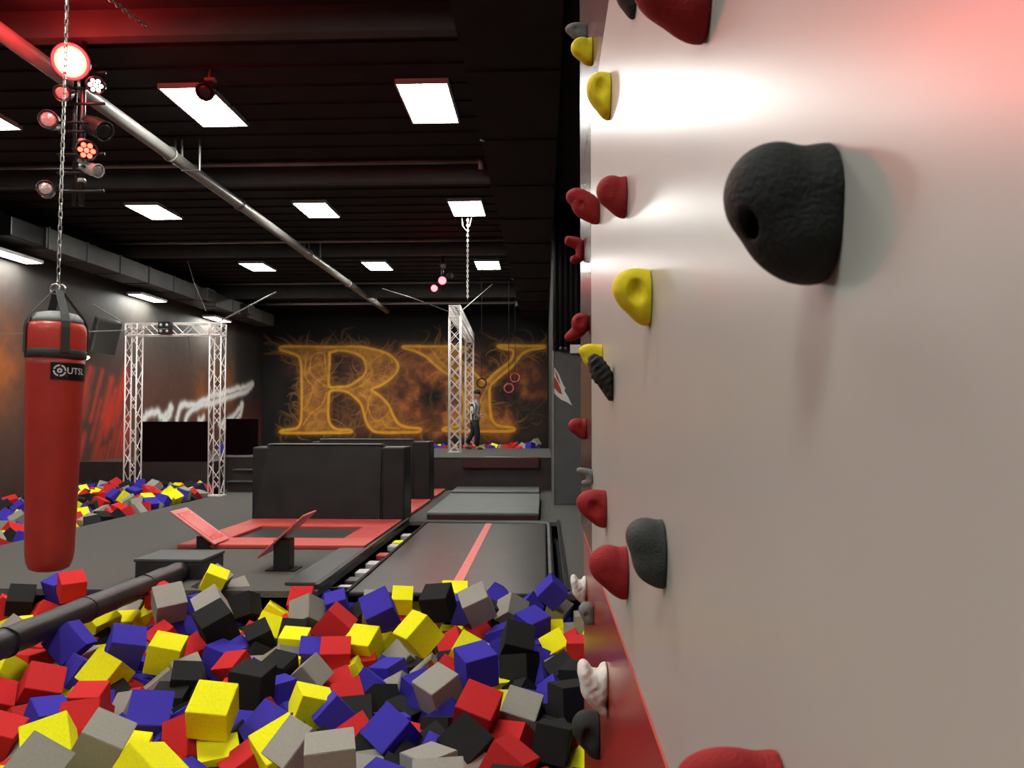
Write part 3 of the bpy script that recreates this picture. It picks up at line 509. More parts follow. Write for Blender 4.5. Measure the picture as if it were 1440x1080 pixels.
# --- painted walls: paint laid out on a fine grid of the wall itself
rng = np.random.default_rng(3)
def fnoise(h, w, base, octs=5):
    out = np.zeros((h, w)); amp = 1; tot = 0
    for o in range(octs):
        gh, gw = max(2, int(h/base*2**o)+2), max(2, int(w/base*2**o)+2)
        g = rng.random((gh, gw))
        yy = np.linspace(0, gh-1.001, h); xx = np.linspace(0, gw-1.001, w)
        yi = yy.astype(int); xi = xx.astype(int); fy = (yy-yi)[:, None]; fx = (xx-xi)[None]
        fy = fy*fy*(3-2*fy); fx = fx*fx*(3-2*fx)
        v = (g[yi][:, xi]*(1-fx)+g[yi][:, xi+1]*fx)*(1-fy)+(g[yi+1][:, xi]*(1-fx)+g[yi+1][:, xi+1]*fx)*fy
        out += v*amp; tot += amp; amp *= .55
    return out/tot
def stamp(mask, pts, r, strength=1.0, taper=False):
    h, w = mask.shape
    for i in range(len(pts)-1):
        (x0, y0), (x1, y1) = pts[i], pts[i+1]
        n = max(1, int(math.hypot(x1-x0, y1-y0)/max(.6, r*.35)))
        for k in range(n):
            t = k/n; f = (i+t)/(len(pts)-1)
            rr = r*(1-.75*abs(2*f-1)) if taper else r
            st = strength*(1-.6*f) if taper else strength
            x = x0+(x1-x0)*t; y = y0+(y1-y0)*t
            a, b = int(max(0, x-3*rr)), int(min(w, x+3*rr+2)); c, d = int(max(0, y-3*rr)), int(min(h, y+3*rr+2))
            if a >= b or c >= d: continue
            X = np.arange(a, b)-x; Y = np.arange(c, d)-y
            g = st*np.exp(-(X[None]**2+Y[:, None]**2)/(rr*rr*.9))
            mask[c:d, a:b] = np.maximum(mask[c:d, a:b], g)
def smooth(pts, n=6):
    P = [np.array(q, float) for q in pts]; out = []
    for i in range(len(P)-1):
        a, b, c, d = P[max(0, i-1)], P[i], P[i+1], P[min(len(P)-1, i+2)]
        for k in range(n):
            t = k/n
            out.append(.5*((2*b)+(c-a)*t+(2*a-5*b+4*c-d)*t*t+(3*b-a-3*c+d)*t**3))
    out.append(P[-1]); return out
def mix(A, col, m): return A*(1-m[..., None])+np.array(col)*m[..., None]
def inside(poly, XX, ZZ):
    r = np.zeros(XX.shape, bool); n = len(poly)
    for i in range(n):
        x0, y0 = poly[i]; x1, y1 = poly[(i+1) % n]
        if y0 == y1: continue
        c = ((y0 > ZZ) != (y1 > ZZ)) & (XX < (x1-x0)*(ZZ-y0)/(y1-y0)+x0)
        r ^= c
    return r
def grid_wall(name, img, P0, du, dv, m):
    h, w, _ = img.shape
    u = np.arange(w)[None, :, None]; v = np.arange(h)[:, None, None]
    co = np.array(P0)+u*np.array(du)+v*np.array(dv)
    me = bpy.data.meshes.new(name)
    idx = np.arange(h*w).reshape(h, w)
    q = np.stack([idx[:-1, :-1], idx[:-1, 1:], idx[1:, 1:], idx[1:, :-1]], -1).reshape(-1, 4)
    me.from_pydata(co.reshape(-1, 3).tolist(), [], q.tolist())
    a = me.color_attributes.new('paint', 'FLOAT_COLOR', 'POINT')
    buf = np.ones((h*w, 4), np.float32); buf[:, :3] = img.reshape(-1, 3); a.data.foreach_set('color', buf.ravel())
    me.materials.append(m); o = bpy.data.objects.new(name, me); C.objects.link(o); o['kind'] = 'structure'
    return o

# mural wall at Y = 28
PX = 48; W0, W1, Z0, Z1 = -10.4, .16, .6, 5.66
w, h = int((W1-W0)*PX), int((Z1-Z0)*PX)
XX = W0+np.arange(w)[None]/PX+np.zeros((h, 1)); ZZ = Z0+np.arange(h)[:, None]/PX+np.zeros((1, w))
img = np.zeros((h, w, 3))+np.array((.010, .0095, .009))
n1 = fnoise(h, w, 110); n2 = fnoise(h, w, 45); n3 = fnoise(h, w, 20)
def bell(a, lo, hi, s): return 1/(1+np.exp(-(a-lo)/s))*1/(1+np.exp((a-hi)/s))
smoke = bell(XX, -9.4, .1, .25)*bell(ZZ, .95, 4.05, .22)*np.clip((n1-.36)*3.4, 0, 1)
img = mix(img, (.12, .045, .024), smoke*.95)
right = bell(XX, -5.4, -.3, .35)*bell(ZZ, 1.0, 3.7, .2)
img = mix(img, (.22, .070, .026), right*np.clip((n2-.30)*2.8, 0, 1)*.9)
img = mix(img, (.52, .16, .035), right*np.clip((n3*.5+n2*.5-.47)*5, 0, 1)*.75)
img = mix(img, (.012, .012, .012), bell(XX, -1.15, .5, .06)*bell(ZZ, .3, 2.38, .06)*.9)
letters = [[(a, b) for a, b in smooth(L, 5)] if False else L for L in MURAL]
def to_c(P): return [((a-W0)*PX, (b-Z0)*PX) for a, b in P]
Rout, Rin, Yout = [smooth(L, 5) for L in MURAL[:3]]
fill = (inside(Rout, XX, ZZ) & ~inside(Rin, XX, ZZ)) | inside(Yout, XX, ZZ)
sw = np.sin((n1*26+n2*9)*1.3)
fimg = np.zeros((h, w, 3))+np.array((.30, .115, .030))
fimg = mix(fimg, (.55, .24, .032), np.clip(sw*1.1-.25, 0, 1)*.75)
fimg = mix(fimg, (.09, .032, .014), np.clip(-sw-.35, 0, 1)*.6)
img[fill] = fimg[fill]
wisp = np.zeros((h, w))
ang = n1*9+n2*5
def wisps(poly, n, L, r, up=.5, st=.8):
    for k in range(n):
        q = poly[rng.integers(len(poly))]; x, y = (q[0]-W0)*PX+rng.normal()*2, (q[1]-Z0)*PX+rng.normal()*2
        pts = [(x, y)]; a0 = rng.random()*6.28; cv = rng.normal()*.12
        for s in range(int(L*(.5+rng.random()))):
            xi, yi = int(min(max(x, 0), w-1)), int(min(max(y, 0), h-1))
            a = a0+cv*s+(ang[yi, xi]-5)*.9
            x += math.cos(a)*2.0; y += math.sin(a)*1.7+up
            pts.append((x, y))
        stamp(wisp, pts, r, st*(.35+.65*rng.random()), True)
wisps(Rout, 170, 19, 2.3, .5, .5); wisps(Yout, 100, 18, 2.3, .4, .45); wisps(Rin, 60, 12, 1.4, .3, .5)
FY, FX = np.nonzero(fill)
for k in range(330):
    q = rng.integers(len(FY)); wisps([(W0+FX[q]/PX, Z0+FY[q]/PX)], 1, 20, 1.5, .5, .85)
for k in range(90):
    x0, z0 = -9.6+rng.random()*9.4, 1.1+rng.random()*2.9
    wisps([(x0, z0)], 2, 16, 1.6, .3, .28)
img = mix(img, (.60, .28, .07), np.clip(wisp, 0, 1)*.66)
line = np.zeros((h, w))
for L in (Rout, Rin, Yout): stamp(line, to_c(L+[L[0]]), 3.1, 1.0)
for L in MURAL[3:]: stamp(line, to_c(smooth(L, 6)), 1.9, .62)
glow = np.zeros((h, w))
for L in (Rout, Rin, Yout): stamp(glow, to_c(L+[L[0]]), 7.0, .6)
img = mix(img, (.36, .14, .025), glow*.7)
low = bell(ZZ, .8, 1.9, .3)[..., None]
core = np.zeros((h, w, 3))+np.array((.62, .31, .03))
core = core*(1-low)+np.array((.80, .33, .018))*low
m3 = np.clip(line*(1.5+.9*n3)-.55, 0, 1)[..., None]; img = img*(1-m3)+core*m3
img *= (.82+.36*n3)[..., None]
grid_wall('wall_back', np.clip(img*MURAL_GAIN, 0, 1), (W0, 28, Z0), (1/PX, 0, 0), (0, 0, 1/PX), paint_mat('mural_paint', .6))
struct(MB().box(-10.5, .4, 28.01, 28.2, -.1, 5.65), 'wall_back_core', M['dark_wall'])

# left wall at X = -10.4
PL = 30; Y0, Y1, Z0, Z1 = 5.0, 28.0, -1.2, 5.66
w, h = int((Y1-Y0)*PL), int((Z1-Z0)*PL)
YY = Y0+np.arange(w)[None]/PL+np.zeros((h, 1)); ZZ = Z0+np.arange(h)[:, None]/PL+np.zeros((1, w))
n1 = fnoise(h, w, 120); n2 = fnoise(h, w, 40); n3 = fnoise(h, w, 14)
img = np.zeros((h, w, 3))+np.array((.046, .043, .041))
img = mix(img, (.062, .060, .055), bell(YY, 18.9, 25.4, .05)*.9)  # paler stretch: recessed part's tone plus lamplight from above, painted in
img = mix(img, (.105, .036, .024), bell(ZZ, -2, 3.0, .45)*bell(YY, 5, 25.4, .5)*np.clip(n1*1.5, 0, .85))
img = mix(img, (.10, .048, .036), bell(YY, 18.9, 25.4, .05)*bell(ZZ, -1, 2.9, .5)*.6)
img = mix(img, (.03, .02, .02), bell(YY, 5, 18.9, .2)*bell(ZZ, -2, .9, .3)*.55)
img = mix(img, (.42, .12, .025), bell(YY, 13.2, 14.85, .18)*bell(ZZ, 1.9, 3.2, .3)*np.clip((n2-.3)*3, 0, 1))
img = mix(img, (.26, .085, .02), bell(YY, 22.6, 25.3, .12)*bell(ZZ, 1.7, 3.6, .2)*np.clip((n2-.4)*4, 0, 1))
img = mix(img, (.022, .022, .022), bell(YY, 25.5, 29, .12)*.75)
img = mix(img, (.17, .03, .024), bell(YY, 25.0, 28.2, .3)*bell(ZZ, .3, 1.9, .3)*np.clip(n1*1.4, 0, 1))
st = np.zeros((h, w))
for k in range(46):
    y0 = 16.2+rng.random()*2.7; z0 = .0+rng.random()*2.0
    L = .5+rng.random()*.9; sl = .38
    stamp(st, [((y0-Y0)*PL, (z0-Z0)*PL), ((y0+L*sl-Y0)*PL, (z0+L-Z0)*PL)], 1.6+2.2*rng.random(), .45+.5*rng.random())
img = mix(img, (.50, .045, .022), np.clip(st, 0, 1)*bell(YY, 16, 18.85, .06)*.85)
st = np.zeros((h, w))
for a, b, c in ((17.9, 1.55, 7), (18.3, 1.9, 8), (18.5, 2.3, 6), (18.6, 1.2, 7)): stamp(st, [((a-Y0)*PL, (b-Z0)*PL), ((a+.25-Y0)*PL, (b+.45-Z0)*PL)], c, .9)
img = mix(img, (.50, .035, .016), st*bell(YY, 16, 18.85, .06)*.8)
st = np.zeros((h, w))
for L in LAVA:
    P = smooth(L, 5); P = [(q[0]+rng.normal()*.012, q[1]+rng.normal()*.02) for q in P]
    stamp(st, [((a-Y0)*PL, (b-Z0)*PL) for a, b in P], 3.0, 1.0)
img = mix(img, (.80, .80, .76), np.clip(st*1.15, 0, 1))
img *= (.85+.3*n3)[..., None]
grid_wall('wall_left', np.clip(img*LEFT_GAIN, 0, 1), (-10.4, Y0, Z0), (0, 1/PL, 0), (0, 0, 1/PL), paint_mat('left_wall_paint', .6))
struct(MB().box(-10.6, -10.41, -3, 28.2, -1.3, 5.65), 'wall_left_core', M['dark_wall'])

# flame graphic on the grey column
fg = MB(); Yc = 14.455
fg.poly([(x, Yc, z) for x, z in FLAME_W], Vector((0, -.004, 0)))
fo = fg.build('flame_graphic', M['white'], wc)
fg = MB()
for P in FLAME_R: fg.poly([(x, Yc-.005, z) for x, z in P], Vector((0, -.002, 0)))
fg.build('flame_core', M['red_paint'], fo)

# ------------------------------------------------------------------ stage
sg = MB()
sg.box(-7.45, .16, 17.4, 22.8, -.1, .73); sg.box(-7.45, .16, 22.8, 28, -.1, .1); sg.box(-10.4, -7.4, 16.75, 28, -1.2, .66)
struct(sg, 'floor_stage', [M['stage_front']])
struct(MB().box(-7.45, .16, 17.38, 22.8, .73, .745), 'floor_stage_top', M['carpet'])
tag(MB().box(-1.85, -.1, 17.28, 17.39, .5, .765, .03).build('edge_pad', M['maroon']), 'maroon pad hung over the front edge of the far stage', 'pad')
t = thing('screen_board', 'wide black screen board standing behind the left truss arch', 'screen', (-8.25, 16.85, .66))
MB().box(-9.05, -7.5, 16.82, 16.88, .66, 1.555, .01).build('board', M['screen'], t)
for x in (-8.9, -7.65): MB().box(x-.03, x+.03, 16.86, 17.2, .66, .70).box(x-.02, x+.02, 16.88, 16.92, .66, 1.4).build('foot', M['black'], t)
tag(MB().box(-7.7, -7.12, 18.3, 18.9, .745, 1.62, .02).build('speaker_cabinet', M['screen']), 'black cabinet on the stage right of the left truss arch', 'cabinet')
ss = thing('stage_steps', 'dark steps up to the stage left of the large black block', 'steps', (-6.6, 16.9, 0))
for k, z in enumerate((.24, .48)):
    MB().box(-7.0, -5.6, 16.75+.3*k, 17.37, z-.24, z-.03).build('riser', M['stage_front'], ss)
    MB().box(-7.0, -5.6, 16.7+.3*k, 17.37, z-.03, z, .008).build('tread', M['vinyl_grey'], ss)

# ------------------------------------------------------------------ trampolines, blocks, track
def trampoline(y0, y1, iy0, iy1, label):
    t = thing('trampoline', label, 'trampoline', (-3.36, (y0+y1)/2, 0), 'red-rimmed trampolines in the floor')
    ox0, ox1, ix0, ix1 = -4.55, -2.2, -4.11, -2.62
    a, b = .002, .055
    MB().box(ox0, ox1, y0, iy0, a, b, .015).build('front_pad', M['red_pad'], t)
    MB().box(ox0, ox1, iy1, y1, a, b, .015).build('rear_pad', M['red_pad'], t)
    MB().box(ox0, ix0, iy0, iy1, a, b, .015).build('side_pad', M['red_pad'], t)
    MB().box(ix1, ox1, iy0, iy1, a, b, .015).build('side_pad', M['red_pad'], t)
    o = MB().box(ix0, ix1, iy0, iy1, .001, .012).build('bed', M['bed'], t)
    MB().box(ix0+.28, ix1-.28, iy0+.1, iy0+.13, .0125, .0135).build('bed_line', M['red_pad'], o)
trampoline(9.4, 11.88, 9.98, 11.1, 'red-padded floor trampoline in front of the nearest black block')
trampoline(12.62, 14.9, 13.2, 14.3, 'red-padded floor trampoline between the two black blocks')
trampoline(15.62, 17.2, 16.0, 16.8, 'red-padded floor trampoline behind the farther black block')
def block(y0, h, xs, label, pad):
    x0, x1, p0, p1 = xs
    t = thing('padded_block', label, 'block', ((x0+x1)/2, y0, 0), 'tall black padded blocks')
    MB().box(x0, x1, y0+.06, y0+.65, 0, h-.05, .03).build('body', M['block'], t)
    mb = MB()
    f = [(p0-.2*pad, y0-.04, .01), (p1, y0-.04, .01), (p1, y0+.06, h), (p0, y0+.06, h)]
    bk = [(p0-.2*pad, y0+.2, .01), (p1, y0+.2, .01), (p1, y0+.3, h), (p0, y0+.3, h)]
    vs = [mb.bm.verts.new(q) for q in f+bk]
    for q in ((0, 1, 2, 3), (4, 5, 6, 7), (0, 1, 5, 4), (1, 2, 6, 5), (2, 3, 7, 6), (3, 0, 4, 7)): mb.bm.faces.new([vs[i] for i in q])
    bmesh.ops.recalc_face_normals(mb.bm, faces=mb.bm.faces)
    bmesh.ops.bevel(mb.bm, geom=list(mb.bm.edges), offset=.028, segments=3, affect='EDGES')
    o = mb.build('front_pad', M['block'], t)
    MB().box(p0+.02, p1-.02, y0+.04, y0+.26, h-.012, h+.004, .002).build('top_strip', M['mat_grey'], o)
    for x in (p1-.95, p1-.55, p1-.12):
        MB().lathe([(.018, 0), (.018, .008), (.009, .012)], 12, T3(x, y0-.035, .06) @ R3('X', 90)).build('eyelet', M['black'], o)
    MB().box(p1+.01, x1+.005, y0-.02, y0+.3, 0, h-.045, .025).build('side_pad', M['block'], t)
block(11.95, 1.215, (-4.62, -2.18, -4.38, -2.53), 'nearest tall black padded block with sloping front pad behind the red trampoline', 1)
block(15.0, 1.215, (-4.6, -2.24, -4.45, -2.56), 'farther tall black padded block half hidden behind the first', 0)

t = thing('tumble_track', 'long black tumbling track with a coral centre stripe', 'tumbling track', (-.85, 9.5, 0))
MB().box(-1.82, .03, 7.14, 11.93, -.05, -.005, .02).build('bed', M['track'], t)
MB().poly([(-.9, 7.5, -.004), (-.805, 7.5, -.004), (-.805, 11.9, -.004), (-.9, 11.9, -.004)], Vector((0, 0, .002))).build('centre_stripe', M['stripe'], t)
MB().tube([(.075, 7.2, -.01), (.075, 11.7, -.01), (.06, 11.86, -.01), (-.02, 11.93, -.01), (-1.6, 11.95, -.01)], .035, 10).build('rounded_rail', M['vinyl_grey'], t)
MB().box(-1.86, -1.825, 7.14, 12.0, -.25, .0).build('side_board', M['black'], t)
GP = [(11.25, 'white'), (10.62, 'yellow'), (10.3, 'white'), (9.62, 'red'), (9.05, 'white'), (8.55, 'white'), (8.12, 'black'), (7.72, 'white'), (7.42, 'black')]
gl = {'white': 'mat_grey', 'yellow': 'foam_Y', 'red': 'red_pad', 'black': 'vinyl_grey'}
gm = {'white': M['frame'], 'yellow': M['foam_Y'], 'red': M['red_pad'], 'black': M['vinyl_grey']}
pos = {'white': ['farthest', 'second farthest', 'third farthest', 'second nearest', 'nearest'], 'yellow': ['only'], 'red': ['only'], 'black': ['farther', 'nearer']}
seen = {}
for y, c in GP:
    k = seen.get(c, 0); seen[c] = k+1
    tag(MB().box(-2.09, -1.875, y-.11, y+.11, -.16, -.085, .015).build('slab_foam', gm[c]), f'{pos[c][k]} {c} foam slab in the gutter beside the tumbling track', 'foam slab', 'foam slabs in the gutter')
tag(MB().box(-2.17, -2.12, 7.2, 12.1, 0, .05, .008).build('kerb_rail', M['vinyl_dark']), 'black rail along the left side of the track gutter', 'rail')
tag(MB().box(-2.5, -2.19, 7.35, 9.36, 0, .035, .008).build('floor_mat', M['vinyl_grey']), 'narrow dark floor mat beside the track gutter', 'mat')
t = thing('landing_mat', 'grey landing mat with maroon front at the end of the tumbling track', 'mat', (-1, 13.8, 0))
MB().box(-1.88, -.08, 12.25, 15.45, .07, .12, .02).build('top', M['mat_grey'], t)
MB().box(-1.875, -.085, 12.26, 15.44, 0, .07, .005).build('side_wall', M['maroon'], t)
t = thing('landing_mat', 'thin dark mat lying behind the grey landing mat before the stage', 'mat', (-1, 16.6, 0))
MB().box(-1.95, -.1, 16.1, 17.25, .06, .1, .02).build('top', M['mat_grey'], t)
MB().box(-1.945, -.105, 16.11, 17.24, 0, .06, .005).build('side_wall', M['black'], t)
tag(MB().box(.2, .24, 7.2, 12.2, 0, .02, .004).build('edge_strip', M['black']), 'thin black edging strip on the floor right of the track', 'strip')

# slanted steps
def slanted(x0, z0, x1, z1, y0, y1, px, py, label, base):
    t = thing('slanted_step', label, 'slanted step', (px, py, 0), 'slanted red steps on posts')
    d = Vector((x1-x0, 0, z1-z0)); L = d.length; ang = math.degrees(math.atan2(-d.z, d.x))
    mx = T3(x0, y0, z0) @ R3('Y', ang)
    o = MB().box(0, L, 0, y1-y0, -.022, 0, .01, mtx=mx).build('board', M['step_rim'], t)
    MB().box(.07, L-.07, .06, y1-y0-.06, -.001, .004, .001, mtx=mx).build('face_plate', M['step_face'], o)
    for a in (.12, L-.12):
        for b in (.1, y1-y0-.1): MB().lathe([(.012, 0), (.012, .006), (.006, .009)], 10, mx @ T3(a, b, .003)).build('bolt', M['steel'], o)
    zc = z0+(px-x0)/(x1-x0)*(z1-z0)
    MB().box(px-.085, px+.085, py-.08, py+.1, .0, max(.05, zc-.05), .008).build('post', M['black_gloss'], t)
    MB().box(px-base, px+base, py-base*.7, py+base*.8, 0, .012).build('base_plate', M['black'], t)
M['step_rim'] = mat('red_step_rim', (.62, .13, .12), .35, noise=.05)
M['step_face'] = mat('red_step_face', (.62, .03, .03), .3, spec=.22, noise=.1, nscale=6)
slanted(-4.6, .475, -4.03, .075, 9.3, 9.75, -4.22, 9.47, 'left slanted red step, sloping down to the right, in front of the trampoline', .1)
slanted(-3.03, .15, -2.53, .6, 8.0, 8.45, -2.78, 8.14, 'right slanted red step, seen edge-on, beside the pit', .16)

# ------------------------------------------------------------------ step box and balance beam
t = thing('step_box', 'low black box at the far edge of the near pit, end of the balance beam', 'box', (-3.75, 7.85, 0))
MB().box(-4.1, -3.42, 7.58, 8.12, -.02, .17, .015).build('body', M['vinyl_dark'], t)
MB().box(-4.11, -3.41, 7.57, 8.13, .17, .205, .012).build('lid', M['mat_dark'] if 'mat_dark' in M else M['vinyl_grey'], t)
t = thing('balance_beam', 'long round black padded balance beam across the near pit', 'balance beam', (-3.65, 5, .1))
pts = [(-3.63, 7.56, .085), (-3.64, 6.5, .09), (-3.65, 5.2, .09), (-3.66, 3.6, .085), (-3.67, 1.0, .08), (-3.67, -1.1, .08)]
b = MB(); pp = []
for (a, c) in zip(pts, pts[1:]):
    for k in range(10): pp.append(Vector(a).lerp(Vector(c), k/10))
pp.append(Vector(pts[-1])); b.tube(pp, [.098+.003*math.sin(i*2.4)+.002*math.sin(i*5.1) for i in range(len(pp))], 20)
b.build('padded_roll', M['vinyl_dark'], t)
b = MB()
for y in (6.9, 6.0, 5.1, 4.2): b.tube([(-3.645+.101*math.cos(k*PI/12), y+.01*math.sin(k), .09+.101*math.sin(k*PI/12)) for k in range(24)], .006, 6, closed=True)
b.build('seam', M['black'], t)

# ------------------------------------------------------------------ punching bag
t = thing('punching_bag', 'tall red punching bag hanging on a chain over the near pit', 'punching bag', BAG_TOP)
t.rotation_euler = (0, math.radians(BAG_TILT), 0)
bpy.context.view_layer.update()
BM = Matrix.Translation(BAG_TOP) @ R3('Y', BAG_TILT)
def bagr(z):   # z measured down from the bag's top
    return .183-.034*min(1, max(0, z-.15)/1.5)
prof = [(.02, -1.70), (.09, -1.698), (.125, -1.68), (.143, -1.63)]+[(bagr(k/20*1.35+.22), -(k/20*1.35+.22)) for k in range(20, -1, -1)]
MB().lathe(prof, 48, BM).build('body', M['bag'], t)
MB().lathe([(.184, -.225), (.187, -.2), (.187, -.05), (.182, -.015), (.165, .012)], 48, BM).build('top_cuff', M['bag_top'], t)
MB().lathe([(.168, .006), (.16, .04), (.13, .075), (.06, .092), (.01, .094)], 40, BM).build('lid', M['canvas_top'], t)
MB().lathe([(.1855, -.235), (.1895, -.23), (.1895, -.18), (.186, -.175)], 48, BM).build('waist_band', M['web'], t)
def strap(phi):
    mb = MB(); wv = .026
    rad = Vector((math.cos(phi), math.sin(phi), 0)); tan = Vector((-math.sin(phi), math.cos(phi), 0))
    path = [(.1925, -.2), (.1925, -.03), (.185, .015), (.16, .065), (.02, .245)]
    L = []
    for r, z in path:
        for o in (0, .004):
            for sgn in (-1, 1): L.append(mb.bm.verts.new(BM @ (rad*(r+o)+tan*wv*sgn+Vector((0, 0, z)))))
    for i in range(len(path)-1):
        a = L[i*4:i*4+4]; c = L[i*4+4:i*4+8]
        for u, v in ((0, 1), (1, 3), (3, 2), (2, 0)): mb.bm.faces.new((a[u], a[v], c[v], c[u]))
    mb.bm.faces.new(L[:2]+L[3:1:-1]); mb.bm.faces.new(L[-4:-2]+L[:-3:-1])
    return mb.build('strap', M['web'], t)
az = math.atan2(-5.2, 3.39)
for k in range(4): strap(az+.28+k*PI/2)
mb = MB()
for s in (-1, 1):
    mb.tube([BM @ Vector((.032*math.cos(a)*1.1+s*.012, .012*s, .25+.034*math.sin(a))) for a in [2*PI*k/20 for k in range(20)]], .006, 8, closed=True)
mb.build('hook_ring', M['steel'], t)
mb = MB(); z = .285; k = 0
while z < 3.39:
    pts = []
    for i in range(14):
        a = 2*PI*i/14; u = .0115*math.cos(a); v = .021*math.sin(a)+(.010 if math.sin(a) > 0 else -.010)
        q = (u, 0, v) if k % 2 else (0, u, v)
        q = Matrix.Rotation(az+.6, 3, 'Z') @ Vector(q)
        pts.append(BM @ Vector((q.x, q.y, z+q.z)))
    mb.tube(pts, .0042, 6, closed=True); z += .049; k += 1
mb.build('chain', M['steel'], t)
# label patch with print, wrapped round the bag
def wrap(x, z, off): # x metres along the girth right of the label's left edge, z local
    r = bagr(-z)+off; a = LAB_A+x/r
    return BM @ Vector((r*math.cos(a), r*math.sin(a), z))
LAB_A = az-.16; LW = .33; LT, LB = -.27, -.385
mb = MB(); n = 20; rows = []
for z in (LT, LB): rows.append([[mb.bm.verts.new(wrap(LW*k/n, z, o)) for k in range(n+1)] for o in (.001, .004)])
for k in range(n):
    for A, B in ((rows[0][1], rows[1][1]), (rows[0][0], rows[0][1]), (rows[1][1], rows[1][0])): mb.bm.faces.new((A[k], A[k+1], B[k+1], B[k]))
lab = mb.build('label_patch', M['label'], t)
def text_mesh(s, size, name, m, parent, fn, spacing=1.0):
    cu = bpy.data.curves.new(name, 'FONT'); cu.body = s; cu.size = size; cu.resolution_u = 2; cu.space_character = spacing; cu.offset = size*.012
    ob = bpy.data.objects.new(name+'_src', cu); C.objects.link(ob)
    dg = bpy.context.evaluated_depsgraph_get(); me = bpy.data.meshes.new_from_object(ob.evaluated_get(dg))
    bm = bmesh.new(); bm.from_mesh(me)
    bmesh.ops.subdivide_edges(bm, edges=[e for e in bm.edges if e.calc_length() > .02], cuts=2)
    for v in bm.verts: v.co = fn(v.co.x, v.co.y)
    bm.to_mesh(me); bm.free(); me.materials.append(m)
    C.objects.unlink(ob); bpy.data.objects.remove(ob)
    o = bpy.data.objects.new(name, me); C.objects.link(o); o.parent = parent; o.matrix_parent_inverse = parent_mw(parent).inverted()
    return o
text_mesh('UTSL', .062, 'lettering', M['print'], lab, lambda x, y: wrap(.098+x*1.0, LB+.040+y, .0055))
mb = MB()
for rr, th in ((.037, .007), (.013, .007)):
    ring = [(math.cos(2*PI*k/24), math.sin(2*PI*k/24)) for k in range(24)]
    for k in range(24):
        a, b = ring[k], ring[(k+1) % 24]
        if rr > .02 and k % 6 == 5: continue
        mb.bm.faces.new([mb.bm.verts.new(wrap(.055+q[0]*f, LB+.060+q[1]*f, .0055)) for q, f in ((a, rr-th), (b, rr-th), (b, rr+th*.5), (a, rr+th*.5))])
mb.build('emblem', M['print'], lab)
mb = MB()
for k in range(2):
    mb.bm.faces.new([mb.bm.verts.new(wrap(x, LB+.014+.010*k+z, .0055)) for x, z in ((.098, 0), (.30, 0), (.30, .007), (.098, .007))])
mb.build('strapline', M['print_dim'], lab)

# ------------------------------------------------------------------ trusses
def truss(mb, a, b, s, up, pitch=None, rc=.016, rd=.009, dbl=False):
    a, b = Vector(a), Vector(b); d = (b-a); L = d.length; d.normalize()
    u = Vector(up); v = d.cross(u).normalized(); u = v.cross(d).normalized(); hs = s/2
    cor = [(-hs, -hs), (hs, -hs), (hs, hs), (-hs, hs)]
    P = lambda c, t: a+u*c[0]+v*c[1]+d*t
    for c in cor: mb.tube([P(c, 0), P(c, L)], rc, 8)
    n = max(2, round(L/(pitch or s*1.15)))
    for i in range(4):
        c0, c1 = cor[i], cor[(i+1) % 4]
        for k in range(n):
            t0, t1 = L*k/n, L*(k+1)/n
            A, B = (c0, c1) if k % 2 == 0 else (c1, c0)
            mb.tube([P(A, t0), P(B, t1)], rd, 5, caps=False)
            if dbl: mb.tube([P(B, t0), P(A, t1)], rd, 5, caps=False)
        for tt in (0, L): mb.tube([P(c0, tt), P(c1, tt)], rd*1.3, 6)
    return mb
t = thing('truss_arch', 'square aluminium truss arch over the far end of the left pit', 'truss', (-7.7, 15.8, 0))
truss(MB(), (-8.68, 15.9, -1.2), (-8.68, 15.9, 3.36), .24, (1, 0, 0), .34).build('truss_column', M['alu'], t)
truss(MB(), (-6.88, 15.9, 0.0), (-6.88, 15.9, 3.36), .24, (1, 0, 0), .34).build('truss_column', M['alu'], t)
truss(MB(), (-8.8, 15.9, 3.5), (-6.76, 15.9, 3.5), .24, (0, 0, 1), .24).build('truss_beam', M['alu'], t)
for x in (-8.68, -6.88): truss(MB(), (x, 15.9, 3.37), (x, 15.9, 3.62), .25, (1, 0, 0), .25, .018).build('corner_block', M['alu'], t)
MB().box(-7.04, -6.72, 15.74, 16.06, 0, .02).build('foot_plate', M['alu'], t)
t = thing('blinder_lamp', 'black four-lens lamp box on the left truss arch beam', 'lamp', (-7.9, 15.74, 3.5))
MB().box(-8.03, -7.78, 15.62, 15.76, 3.38, 3.64, .01).build('housing', M['black_gloss'], t)
for x in (-7.97, -7.84):
    for z in (3.44, 3.57): MB().lathe([(.03, 0), (.026, .01), (.01, .014)], 16, T3(x, 15.62, z) @ R3('X', 90)).build('lens', M['frame'], t)
t = thing('truss_arch', 'tall white truss arch on the stage in front of the mural', 'truss', (-2.45, 23, .745))
truss(MB(), (-2.34, 20.1, .745), (-2.34, 20.1, 4.3), .29, (1, 0, 0), .33, dbl=True).build('truss_column', M['alu'], t)
truss(MB(), (-2.58, 26.5, .1), (-2.58, 26.5, 4.3), .27, (1, 0, 0), .33, dbl=True).build('truss_column', M['alu'], t)
truss(MB(), (-2.335, 19.95, 4.44), (-2.585, 26.65, 4.44), .29, (0, 0, 1), .3, dbl=True).build('truss_beam', M['alu'], t)
for x, y, z, s in ((-2.34, 20.1, .745, .17), (-2.58, 26.5, .1, .16)): MB().box(x-s, x+s, y-s, y+s, z, z+.02).build('foot_plate', M['alu'], t)
def cable(pts, r, label, m='pipe', cat='cable', name='guy_cable'):
    return tag(MB().tube(pts, r, 6).build(name, M[m]), label, cat)
cable(CAB[0], .012, 'thin stay cable from the ceiling to the left arch top left corner')
cable(CAB[1], .016, 'pale stay cable from the left arch top right corner up to the ceiling')
